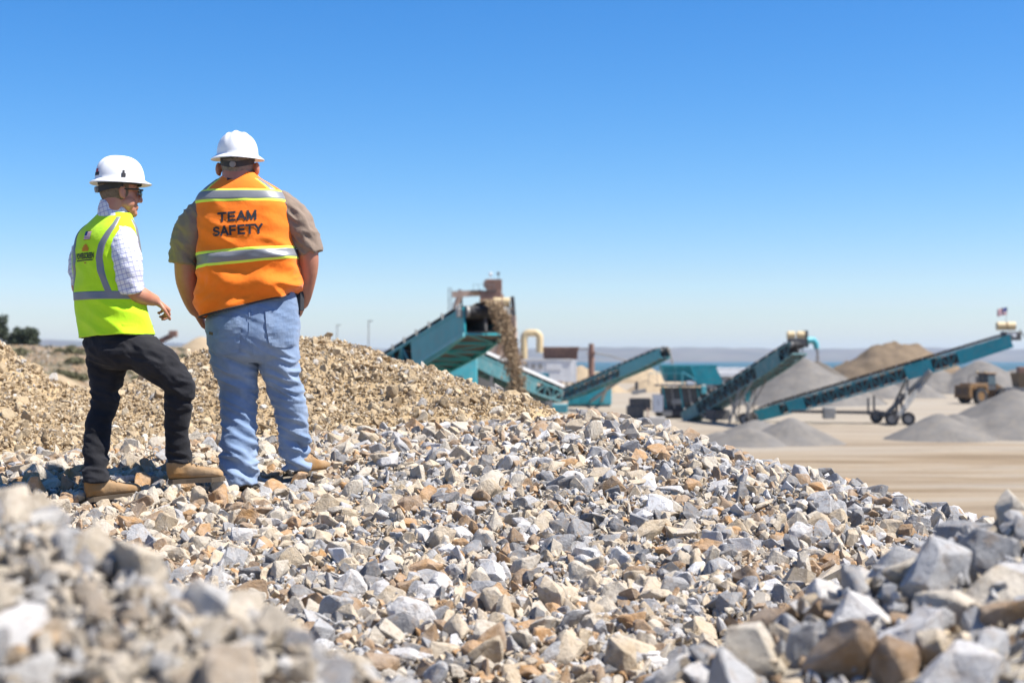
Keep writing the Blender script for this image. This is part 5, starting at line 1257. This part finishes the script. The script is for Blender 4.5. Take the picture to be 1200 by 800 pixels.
# --- crusher with teal hopper
Yh = 137; hx = lambda px: (px - 600) / F * Yh; hzf = lambda py: ZC + (HY - py) / F * Yh
cr = thing('crusher', 'tracked crusher with wide teal feed hopper over dark undercarriage', 'crusher', (hx(805), Yh, 0))
def hop(x0, x1, z0, z1, xa, xb, y0, y1, ya, yb, mat, nm):
    m = MB(); th = .08
    m.hexa([(x0, y0, z0), (x1, y0, z0), (x1, y1, z0), (x0, y1, z0)], [(xa, ya, z1), (xb, ya, z1), (xb, yb, z1), (xa, yb, z1)]); return m.build(nm, mat, cr)
hop(hx(779), hx(832), hzf(447), hzf(428.2), hx(773.5), hx(838), Yh - .9, Yh + .9, Yh - 1.5, Yh + 1.5, M['teal'], 'feed_hopper')
hop(hx(814), hx(846), hzf(450), hzf(429.5), hx(806), hx(836), Yh - 1.6, Yh - 1.0, Yh - 1.7, Yh - 1.1, M['teal'], 'hopper_wing')
for k in range(6):
    m = MB(); x0 = hx(780 + k * 9.5); m.beam((x0, Yh - 1.62, hzf(429)), (x0 + .12, Yh - 1.0, hzf(446)), .10, .12, (0, 1, 0)); m.build('rib', M['teal_lt'] if k in (1, 3) else M['teal'], cr)
m = MB(); m.box((hx(806), Yh, hzf(428)), 5.35, 3.2, .10); m.build('hopper_rim', M['teal'], cr)
m = MB(); m.box((hx(793), Yh - 1.1, hzf(451)), 4.4, 1.6, .14); m.build('walkway', M['dark'], cr)
for dx in (758, 768, 778, 788, 797): m = MB(); m.beam((hx(dx), Yh - 1.8, hzf(451)), (hx(dx), Yh - 1.8, hzf(437)), .05, .05); m.build('rail_post', M['steel'], cr)
m = MB(); m.beam((hx(758), Yh - 1.8, hzf(437)), (hx(797), Yh - 1.8, hzf(437)), .05, .05); m.beam((hx(797), Yh - 1.8, hzf(435)), (hx(813), Yh - 1.8, hzf(445)), .09, .16, (0, 0, 1)); m.build('handrail', M['teal_lt'], cr)
m = MB(); m.beam((hx(797), Yh - 1.8, hzf(436)), (hx(797), Yh - 1.8, hzf(452)), .12, .12); m.build('ladder', M['teal_lt'], cr)
m = MB(); m.box((hx(803), Yh, hzf(463)), 4.6, 2.0, 1.5); m.build('crusher_body', M['dark'], cr, bevel=.06)
for k in range(6):
    m = MB(); m.beam((hx(775 + k * 10), Yh - 1.15, hzf(452)), (hx(779 + k * 10), Yh - 1.15, hzf(478)), .12, .14, (0, 1, 0)); m.build('strut', M['steel'] if k % 2 else M['teal'], cr)
m = MB(); m.box((hx(792), Yh - 1.05, hzf(470)), 1.1, .15, .5); m.build('light_panel', M['steel'], cr)
m = MB(); m.box((hx(769.5), Yh - 1.0, hzf(472)), .95, 1.1, 1.65); cab = m.build('control_cabinet', M['white_paint'], cr, bevel=.03)
m = MB(); m.box((hx(769), Yh - 1.57, hzf(471)), .06, .03, .5); m.build('handle', M['dark'], cab)
m = MB(); m.box((hx(807), Yh - 1.3, hzf(449)), .8, .6, .55); m.build('motor', M['white_paint'], cr, bevel=.08)
m = MB(); m.box((hx(822), Yh - 1.4, hzf(456)), .45, .5, .75); m.build('oil_tank', M['teal_lt'], cr, bevel=.05)
for dy in (-.95, .95):
    m = MB(); m.box((hx(798), Yh + dy, .55), 4.8, .55, 1.0); m.build('crawler_track', M['rubber'], cr, bevel=.25)
m = MB(); m.box((hx(795), Yh, 1.35), 4.4, 1.6, .9); m.build('chassis', M['dark'], cr)
m = MB(); m.box((hx(750), Yh, 1.3), 2.0, 1.4, 1.2); m.box((hx(744), Yh - .2, .6), 1.6, 1.2, 1.2); m.build('engine', M['dark'], cr, bevel=.08)
m = MB(); m.beam((hx(740), Yh - .6, hzf(460)), (hx(756), Yh - .6, hzf(457)), 1.0, .35); m.build('feeder_cover', M['steel'], cr)
m = MB(); m.tube((hx(746), Yh, hzf(462)), (hx(746), Yh, hzf(447)), .16, n=12); m.build('exhaust_stack', M['dark'], cr, True)
m = MB(); m.box((hx(780), Yh - 1.3, hzf(483)), .9, .5, .5); m.build('battery_box', M['steel'], cr)

# --- steep conveyor with cream head drums
Ti, Hi = P(806, 484, 132), P(934, 402, 117)
ic = thing('stacking_conveyor', 'steep teal conveyor with two cream head drums dropping gravel on the tall cone', 'conveyor', (Ti.x, Ti.y, 0))
Q, u, s, n, L, dep = conveyor(ic, Ti, Hi, 1.45, 1.15, M['teal_gy'], ((.0, .16), (.72, .90)), 20, .75, M['sand_grey'])
for t in (.03, .14, .62, .74):
    m = MB(); m.beam(Q(t, -.80, .05), Q(t, -.80, -1.0), .30, .12, s); m.build('post_plate', M['teal_lt'], ic)
hd = Q(1.0, 0, .7)
for dx in (-.35, .45):
    m = MB(); m.tube(hd + Vector((dx - .3, 0, 0)), hd + Vector((dx + .3, 0, 0)), .34, n=18); m.build('cream_drum', M['cream'], ic, True)
m = MB(); m.beam(hd + Vector((.85, 0, .4)), hd + Vector((.9, 0, -1.0)), .4, .25, (0, 1, 0)); m.build('end_guard', M['dark'], ic, bevel=.04)
m = MB(); m.box(hd + Vector((.1, 0, -.55)), 1.4, .7, .6); m.build('drive_frame', M['dark'], ic, bevel=.04)
m = MB(); m.path([hd + Vector((.95, 0, -.45)), hd + Vector((1.5, .1, -.4)), hd + Vector((1.75, .15, -.7)), hd + Vector((1.8, .15, -1.1))], [.3, .3, .26, .22], 12); m.build('discharge_chute', M['teal_lt'], ic, True)
for t, gx, gy in ((.45, 866, 491), (.55, 893, 488)):
    for a in (-.7, .7):
        b_ = Q(t, a, -1.0); m = MB(); m.beam(b_, (b_.x + (.8 if t < .5 else -.9), b_.y + a * .6, .1), .14, .16); m.build('leg', M['steel'], ic)
        m = MB(); m.beam(Q(t + .12, a, -1.0), (b_.x + (.8 if t < .5 else -.9), b_.y + a * .6, .5), .10, .12); m.build('brace', M['steel'], ic)
    b_ = Q(t, -.9, 0); wheel(ic, (b_.x + (.8 if t < .5 else -.9), b_.y - .6, .5), (.7, .7, 0), .5, .35)
m = MB(); m.beam((Q(.1, 0, 0).x, Q(.1, 0, 0).y - .9, .8), (Q(.25, 0, 0).x, Q(.25, 0, 0).y - 1.6, .15), .35, .2); m.build('tow_bar', M['steel'], ic)
m = MB(); m.box((Q(.3, 0, 0).x, Q(.3, 0, 0).y, .7), 1.8, 1.4, .9, .5); m.build('power_pack', M['dark'], ic, bevel=.05)
m = MB(); bx = Q(.5, -.6, -1.5); m.box(bx, .55, .4, .9); m.build('control_box', M['teal_lt'], ic, bevel=.04)
stream('falling_gravel', 'thin grey trickle falling from the steep conveyor onto the tall cone', hd + Vector((1.8, .15, -1.1)), Vector((.35, .3, -.5)), ZC - .4, .18, M['gravel_grey'], 1.2, 300, .05)

# --- long radial stacker
Tj, Hj = P(884, 482, 129), P(1183, 393, 122)
jc = thing('radial_stacker', 'long teal radial conveyor on wheeled legs reaching up to the right edge', 'conveyor', (P(1040, 497, 124).x, 124, 0))
Q, u, s, n, L, dep = conveyor(jc, Tj, Hj, 1.3, 1.15, M['teal'], ((.80, 1.0), (.14, .19), (.0, .10), (.60, .69)), 30, .8, M['sand_grey'], 1.1)
m = MB(); m.hexa([Q(.60, -.75, .35), Q(.72, -.75, .02), Q(.72, -.75, -.9), Q(.60, -.75, -.9)], [Q(.60, -.69, .35), Q(.72, -.69, .02), Q(.72, -.69, -.9), Q(.60, -.69, -.9)]); m.build('fold_plate', M['teal'], jc)
hd = Q(1.0, 0, .75)
for dx in (-.5, .35):
    m = MB(); m.tube(hd + Vector((dx - .35, 0, .1)), hd + Vector((dx + .35, 0, .1)), .36, n=18); m.build('cream_drum', M['cream'], jc, True)
m = MB(); m.box(hd + Vector((.35, 0, -.75)), 1.5, .9, .75, .1); m.build('head_box', M['dark'], jc, bevel=.05)
m = MB(); m.box(hd + Vector((.25, -.48, -.7)), .8, .05, .35); m.build('name_plate', M['white_paint'], jc)
m = MB(); m.path([hd + Vector((1.1, 0, -.2)), hd + Vector((1.6, 0, -.9)), hd + Vector((2.0, 0, -1.8))], .05, 8); m.build('hanging_cable', M['dark'], jc)
gw = P(1040, 497, 124)
for a in (-.8, .8):
    top = Q(.69, a, -1.0); bt = Vector((gw.x + .4, gw.y + a * 2.6, .75)); m = MB(); m.beam(top, bt, .28, .36); m.build('leg', M['steel'], jc)
    top2 = Q(.60, a, -1.0); m = MB(); m.beam(top2, bt + Vector((.6, 0, .6)), .14, .18); m.build('leg_brace', M['steel'], jc)
    wheel(jc, (gw.x - .3, gw.y + a * 3.2, .58), (.25, 1, 0), .58, .45); wheel(jc, (gw.x + 1.15, gw.y + a * 3.0, .58), (.25, 1, 0), .58, .45)
m = MB(); m.beam((gw.x, gw.y - 2.9, .75), (gw.x, gw.y + 2.9, .75), .35, .35); m.build('axle', M['dark'], jc)
m = MB(); m.beam((gw.x, gw.y - 1.0, 1.0), (gw.x - 8.2, gw.y + .5, 1.1), .28, .22); m.beam((gw.x, gw.y + 1.0, 1.0), (gw.x - 8.2, gw.y + 1.2, 1.1), .28, .22); m.build('tow_frame', M['dark'], jc)
m = MB(); m.box((gw.x - 5.2, gw.y - .4, 1.0), 1.0, .8, 1.0); m.build('tank', M['steel'], jc, bevel=.05)
for dx, hh in ((-1.6, 1.5), (-1.1, 1.7), (.9, 1.5), (1.3, 1.9)):
    m = MB(); m.beam((gw.x + dx, gw.y + .3, .8), (gw.x + dx, gw.y + .3, .8 + hh), .16, .16); m.build('stub_post', M['dark'], jc)
# flag on the head
fl0 = hd + Vector((-.1, 0, .45)); fo = thing('flag', 'small striped flag with dark blue canton flying above the long conveyor head', 'flag', fl0)
m = MB(); m.tube(fl0, fl0 + Vector((.15, 0, 1.25)), .02, n=6); m.build('pole', M['steel'], fo)
V, fs, mi = [], [], []
for j in range(14):
    for i in range(15):
        x = -.85 * i / 14; z = 1.25 - .62 * j / 13 - .18 * (i / 14) ** 1.2 ; V.append(fl0 + Vector((.13 + x, .06 * math.sin(i * .9 + j * .15), z)))
for j in range(13):
    for i in range(14): fs.append((j * 15 + i, j * 15 + i + 1, j * 15 + i + 16, j * 15 + i + 15)); mi.append(2 if (i < 6 and j < 7) else (0 if j % 2 == 0 else 1))
m = MB(); m.add(V, fs); m.m = mi; m.build('cloth', [M['red_ink'], M['white_ink'], M['blue_ink']], fo, True)

# --- wheel loader at the right, rear towards us
Yw = 180; lc = P(1150, 470, Yw); la_ = R(-62)      # heading measured clockwise from +X
hdv = Vector((math.cos(R(28)), math.sin(R(28)), 0)); sdv = Vector((hdv.y, -hdv.x, 0)); lo = Vector((lc.x, lc.y, 0))
W_ = lambda f, s_, z: lo + hdv * f + sdv * s_ + Vector((0, 0, z))
ld = thing('wheel_loader', 'dirty yellow wheel loader parked behind the right gravel heap', 'loader', lo)
def lbox(f0, f1, s0, s1, z0, z1, nm, mat, par=None, bev=.05, taper=0):
    m = MB(); m.hexa([W_(f0, s0, z0), W_(f1, s0, z0), W_(f1, s1, z0), W_(f0, s1, z0)], [W_(f0 + taper, s0 * .94, z1), W_(f1 - taper * .3, s0 * .94, z1), W_(f1 - taper * .3, s1 * .94, z1), W_(f0 + taper, s1 * .94, z1)]); return m.build(nm, mat, par or ld, bevel=bev)
lbox(-2.9, .2, -1.05, 1.05, 1.2, 2.6, 'engine_hood', M['loader_y'], taper=.15); lbox(-3.35, -2.9, -1.35, 1.35, .75, 2.35, 'counterweight', M['loader_y'])
for k in range(5):
    m = MB(); m.beam(W_(-3.40, -.8 + k * .4, 1.2), W_(-3.40, -.8 + k * .4, 2.1), .12, .06, hdv); m.build('grille_bar', M['dark'], ld)
cb_ = lbox(.1, 1.7, -.85, .85, 1.7, 3.75, 'cab', M['dark'], taper=.12)
lbox(.25, 1.55, -.90, -.84, 2.4, 3.5, 'side_window', M['glass'], cb_, 0); lbox(.25, 1.55, .84, .90, 2.4, 3.5, 'side_window', M['glass'], cb_, 0); lbox(.06, .16, -.65, .65, 2.5, 3.5, 'rear_window', M['glass'], cb_, 0)
lbox(-.05, 1.85, -.95, .95, 3.75, 3.92, 'cab_roof', M['loader_y'], cb_)
for s_ in (-.7, .7):
    m = MB(); m.ball(W_(-.02, s_, 4.0), .13); m.build('beacon', M['cream'], cb_)
for f_, s_ in ((-1.55, -1.25), (-1.55, 1.25), (2.4, -1.25), (2.4, 1.25)):
    wheel(ld, W_(f_, s_, 1.0), sdv, 1.0, .75, M['loader_y'])
for s_ in (-1, 1):
    m = MB(); pts = [W_(-2.6, s_ * 1.25, 1.9), W_(-2.2, s_ * 1.25, 2.2), W_(-1.0, s_ * 1.25, 2.2), W_(-.5, s_ * 1.25, 1.8)]
    for a_, b_ in zip(pts, pts[1:]): m.beam(a_, b_, .7, .08)
    m.build('fender', M['loader_y'], ld)
    m = MB(); m.beam(W_(1.9, s_ * .6, 2.3), W_(4.4, s_ * .6, 1.1), .25, .45); m.build('lift_arm', M['loader_y'], ld)
m = MB(); m.tube(W_(-1.2, .5, 2.6), W_(-1.2, .5, 3.4), .10, n=10); m.build('exhaust_stack', M['dark'], ld, True)
m = MB(); m.path([W_(-1.6, -.6, 2.6), W_(-1.6, -.6, 3.2), W_(-1.35, -.6, 3.6), W_(-.6, -.6, 3.7), W_(-.3, -.6, 3.4), W_(-.3, -.6, 2.6)], .05, 8); m.build('guard_hoop', M['dark'], ld)
lbox(1.8, 3.0, -.7, .7, 1.0, 2.1, 'front_frame', M['loader_y'])
m = MB(); prof = [(4.3, .25), (5.4, .2), (5.5, .3), (4.6, .55), (4.5, 1.3), (4.9, 1.75), (4.4, 1.7), (4.15, 1.0)]
m.rings([[W_(f_, s_, z_) for f_, z_ in prof] for s_ in (-1.6, 1.6)]); m.build('bucket', M['steel'], ld)
# dusty hauler cut off at the right edge
px_ = P(1193, 455, 150); dk = thing('hopper_trailer', 'dusty brown hopper trailer cut off by the right edge', 'trailer', (px_.x, px_.y, 0))
m = MB(); m.hexa([(px_.x - .2, px_.y - 1, 2.7), (px_.x + 4, px_.y - 1, 2.7), (px_.x + 4, px_.y + 1, 2.7), (px_.x - .2, px_.y + 1, 2.7)], [(px_.x - .4, px_.y - 1.3, 4.2), (px_.x + 4.2, px_.y - 1.3, 4.2), (px_.x + 4.2, px_.y + 1.3, 4.2), (px_.x - .4, px_.y + 1.3, 4.2)]); m.build('hopper', M['sand_brown'], dk)
m = MB(); m.box((px_.x + 1.5, px_.y, 2.45), 5, 1.9, .4); m.build('frame', M['steel'], dk)
m = MB(); m.box((px_.x + .4, px_.y, 4.5), .9, .9, .7); m.build('feed_box', M['rust'], dk, bevel=.05)
for dx in (.6, 2.2):
    for dy in (-.95, .95): wheel(dk, (px_.x + dx, px_.y + dy, .55), (0, 1, 0), .55, .4)
for dx in (.2, 3):
    m = MB(); m.beam((px_.x + dx, px_.y, 2.3), (px_.x + dx, px_.y, .5), .25, .25); m.build('post', M['dark'], dk)

# --- small things
cbk = G(770, 500); m = MB(); m.box((cbk.x, cbk.y, .42), 1.35, .8, .84, .05); o = m.build('concrete_block', M['concrete'], None, bevel=.04); tag(o, 'pale concrete block on the yard just behind the rock mound crest', 'concrete block')
mp_ = G(759, 497); m = MB(); m.tube((mp_.x, mp_.y, 0), (mp_.x, mp_.y, 1.3), .07, n=10); m.ball((mp_.x, mp_.y, 1.3), .09); o = m.build('marker_post', M['beige_steel'], None, True); tag(o, 'thin rusty marker post beside the pale concrete block', 'post')
for (px, y0, y1, Y, lb) in ((432, 376, 420, 260, 'tall thin lamp pole rising behind the tan bank'), (395, 381, 420, 300, 'shorter thin lamp pole left of the tall one, behind the tan bank')):
    t_ = P(px, y0, Y); lp = thing('lamp_pole', lb, 'pole', (t_.x, Y, 0), 'lamp poles'); m = MB(); m.tube((t_.x, Y, 0), t_, .14, .09, n=8); m.build('pole', M['steel'], lp, True)
    m = MB(); m.box((t_.x + .3, Y, t_.z), .9, .25, .18); m.build('lamp_head', M['steel'], lp)
for (px, py, Y, w, h, d, lb) in ((857, 440, 260, 9, 1.5, 4, 'lower long white flat shed between teal hopper and steep conveyor'), (860, 434.5, 330, 9, 1.9, 4, 'farther long white shed behind the steep conveyor')):
    c = P(px, py, Y); sh = thing('storage_shed', lb, 'shed', (c.x, Y, 0), 'white sheds'); m = MB(); m.box((c.x, Y, c.z - .2 - c.z / 2 + .1), w, d, c.z - .3); m.build('wall', M['steel'], sh)
    m = MB(); m.box((c.x, Y, c.z + .3), w + .8, d + .8, .9); m.build('roof', M['white_paint'], sh, bevel=.05)
    for k in range(3): m = MB(); m.box((c.x - w * .3 + k * w * .3, Y - d / 2 - .03, c.z * .4), 1.6, .08, c.z * .7); m.build('door', M['dark'], sh)
# fence far right
fr = thing('yard_fence', 'long low pale fence across the flat land behind the stockpiles', 'fence', (P(1000, 436, 380).x, 380, 0))
for k in range(26):
    x = P(880, 436, 380).x + k * 3.6; m = MB(); m.beam((x, 380, 0), (x, 380, 1.9), .12, .12); m.build('post', M['steel'], fr)
for z_ in (.6, 1.2, 1.8): m = MB(); m.beam((P(880, 436, 380).x, 379.9, z_), (P(880, 436, 380).x + 90, 379.9, z_), .08, .1); m.build('rail', M['steel'], fr)
# far-left conveyor tip over a tan heap
pl = P(236, 394, 200); cone_pile('dirt_stockpile', 'distant tan cone seen between the two men', [(pl.x, pl.y, pl.z)], 2, M['sand_tan'], gp, .15, seed=12)
tl_ = P(203, 391, 200); tc = thing('distant_conveyor', 'distant rusty conveyor tip beside the tan cone between the two men', 'conveyor', (tl_.x, 200, 0))
m = MB(); m.beam(tl_ + Vector((-.3, 0, -.3)), tl_ + Vector((-12, 4, -5.5)), .8, .6); m.build('boom', M['rust'], tc)
m = MB(); m.box(tl_, 1.1, .8, .9); m.build('head_box', M['rust'], tc, bevel=.05)
m = MB(); m.beam(tl_ + Vector((-4, 1.5, -2)), (tl_.x - 3, 201, 0), .3, .3); m.build('leg', M['rust'], tc)

# ------------------------------------------------------------------ vegetation and spoil on the left rise
def leaf_mat(name, c0, c1):
    m, nt, b = newmat(name); r = ramp(nt, [(0.3, c0), (0.7, c1)]); nt.links.new(noise_n(nt, pos(nt), 1.3, 4), r.inputs[0]); nt.links.new(r.outputs[0], b.inputs['Base Color']); b.inputs['Roughness'].default_value = .7; return m
M['leaf'] = leaf_mat('dark_leaves', (.020, .030, .014), (.055, .072, .030)); M['sage'] = leaf_mat('olive_leaves', (.085, .085, .035), (.17, .16, .075)); M['bark'] = plain('bark', (.10, .075, .05), .9, var=.3, scale=4)
def crown_mesh(blobs, n, leaf):
    V, Fc = [], []; tot = sum(r ** 2 for *_, r in blobs)
    for (x, y, z, r) in blobs:
        for _ in range(int(n * r * r / tot)):
            d = rng.normal(size=3); d /= np.linalg.norm(d); rad = r * rng.uniform(.45, 1.05); c = np.array([x, y, z]) + d * rad * np.array([1, 1, .8])
            a = rng.normal(size=3); a /= np.linalg.norm(a); b = np.cross(a, rng.normal(size=3)); b /= np.linalg.norm(b) + 1e-6; sz = leaf * rng.uniform(.6, 1.4); k = len(V)
            V += [c - a * sz, c + b * sz * .5, c + a * sz, c - b * sz * .5]; Fc.append((k, k + 1, k + 2, k + 3))
    return np.array(V), np.array(Fc)
for (px, py, Y, w, label) in ((28, 392, 150, 2.1, 'dark round tree standing alone on the left skyline'), (-4, 382, 150, 2.8, 'dark tree cut off by the left edge of the photo')):
    c = P(px, py, Y); gz = on_scrub(c.x, Y); tr = thing('tree', label, 'tree', (c.x, Y, gz), 'dark trees on the left skyline')
    m = MB(); m.path([(c.x + .1, Y, gz - .3), (c.x, Y, gz + .5), (c.x + .1, Y, c.z)], [.25, .2, .12], 10); m.path([(c.x, Y, gz + .5), (c.x - .5, Y + .1, c.z)], [.12, .06], 8); m.path([(c.x, Y, gz + .5), (c.x + .6, Y - .1, c.z)], [.12, .06], 8); m.build('trunk', M['bark'], tr, True)
    bl = [(c.x + rng.uniform(-.42, .42) * w * 1.0, Y + rng.uniform(-.35, .35) * w, c.z + rng.uniform(-.42, .30) * w, w * rng.uniform(.18, .34)) for _ in range(15)]
    V, Fc = crown_mesh(bl, 2600, .16); np_mesh('crown', V, Fc, M['leaf'], tr)
V0, F0 = crown_mesh([(0, 0, .35, .5), (.45, .1, .25, .35), (-.4, 0, .28, .38)], 420, .11); proto = None
spots = [(x, y) for x, y in zip(rng.uniform(0, 235, 80), rng.uniform(45, 190, 80))]
for (px, Y) in spots:
    x = (px - 600) / F * Y; z = on_scrub(x, Y)
    if z < .6: continue
    if proto is None:
        proto = bpy.data.meshes.new('shrub'); proto.from_pydata([tuple(v) for v in V0], [], [tuple(f) for f in F0]); proto.materials.append(M['sage'])
    o = bpy.data.objects.new('shrub', proto); k = rng.uniform(.4, 1.0); o.scale = (k * 1.3, k * 1.3, k); o.rotation_euler.z = rng.uniform(0, 6.28); o.location = (x, Y, z - .05); COL.objects.link(o)
    tag(o, 'low olive shrub on the scrubby hillside at left behind the bank', 'shrub', 'olive shrubs on the left hillside')
n_ = 9000; px_a = rng.uniform(-40, 260, n_); y_a = rng.uniform(24, 190, n_); x_a = (px_a - 600) / F * y_a
z_a = scrub_z(x_a[None], y_a[None])[0]; ok = z_a > .8
o = scatter_mesh('hillside_rubble', np.stack([x_a, y_a, z_a], 1)[ok], (rng.uniform(.04, .22, n_) * np.where(rng.random(n_) < .06, 2.2, 1))[ok], M['gravel_scrub'], None, PSMALL); o['category'] = 'rubble'; o['label'] = 'loose stones and dry clumps over the scrubby left hillside'
for (px, py, Y, lb, mt) in ((30, 410, 80, 'orange-brown dirt heap below the round tree at left', 'sand_tan'), (122, 425, 80, 'pale grey gravel heap seen behind the lime vest', 'sand_grey')):
    c = P(px, py, Y); gz = on_scrub(c.x, Y); o = cone_pile('spoil_heap', lb, [(c.x, Y, 1.1), (c.x + 1.4, Y + 1, .8)], 2, M[mt], None, .15, seed=13 + px); o.location.z = gz - .2
for k, (px, py, Y) in enumerate(((78, 441, 52), (160, 446, 48))):
    c = P(px, py, Y); gz = on_scrub(c.x, Y); m = MB(); m.box((c.x, c.y, gz + .12), 2.6, .9, .35, .2 + k); o = m.build('concrete_slab', M['concrete'], None, bevel=.04); tag(o, ('grey concrete slab lying in the gap left of the black jeans', 'pale concrete slab lying between the legs of the man in black jeans')[k], 'slab')

# ------------------------------------------------------------------ air
hzm = bpy.data.materials.new('haze'); hzm.use_nodes = True; nt = hzm.node_tree; nt.nodes.remove(nt.nodes['Principled BSDF'])
pv = nt.nodes.new('ShaderNodeVolumePrincipled'); pv.inputs['Color'].default_value = (.66, .80, 1.0, 1); pv.inputs['Density'].default_value = 8.0e-5; pv.inputs['Anisotropy'].default_value = .3
nt.links.new(pv.outputs[0], nt.nodes['Material Output'].inputs['Volume'])
m = MB(); m.hexa([(-9500, -9500, -18), (9500, -9500, -18), (9500, 9500, -18), (-9500, 9500, -18)], [(-9500, -9500, 95), (9500, -9500, 95), (9500, 9500, 95), (-9500, 9500, 95)])
hz_ = m.build('haze', hzm); hz_['kind'] = 'stuff'
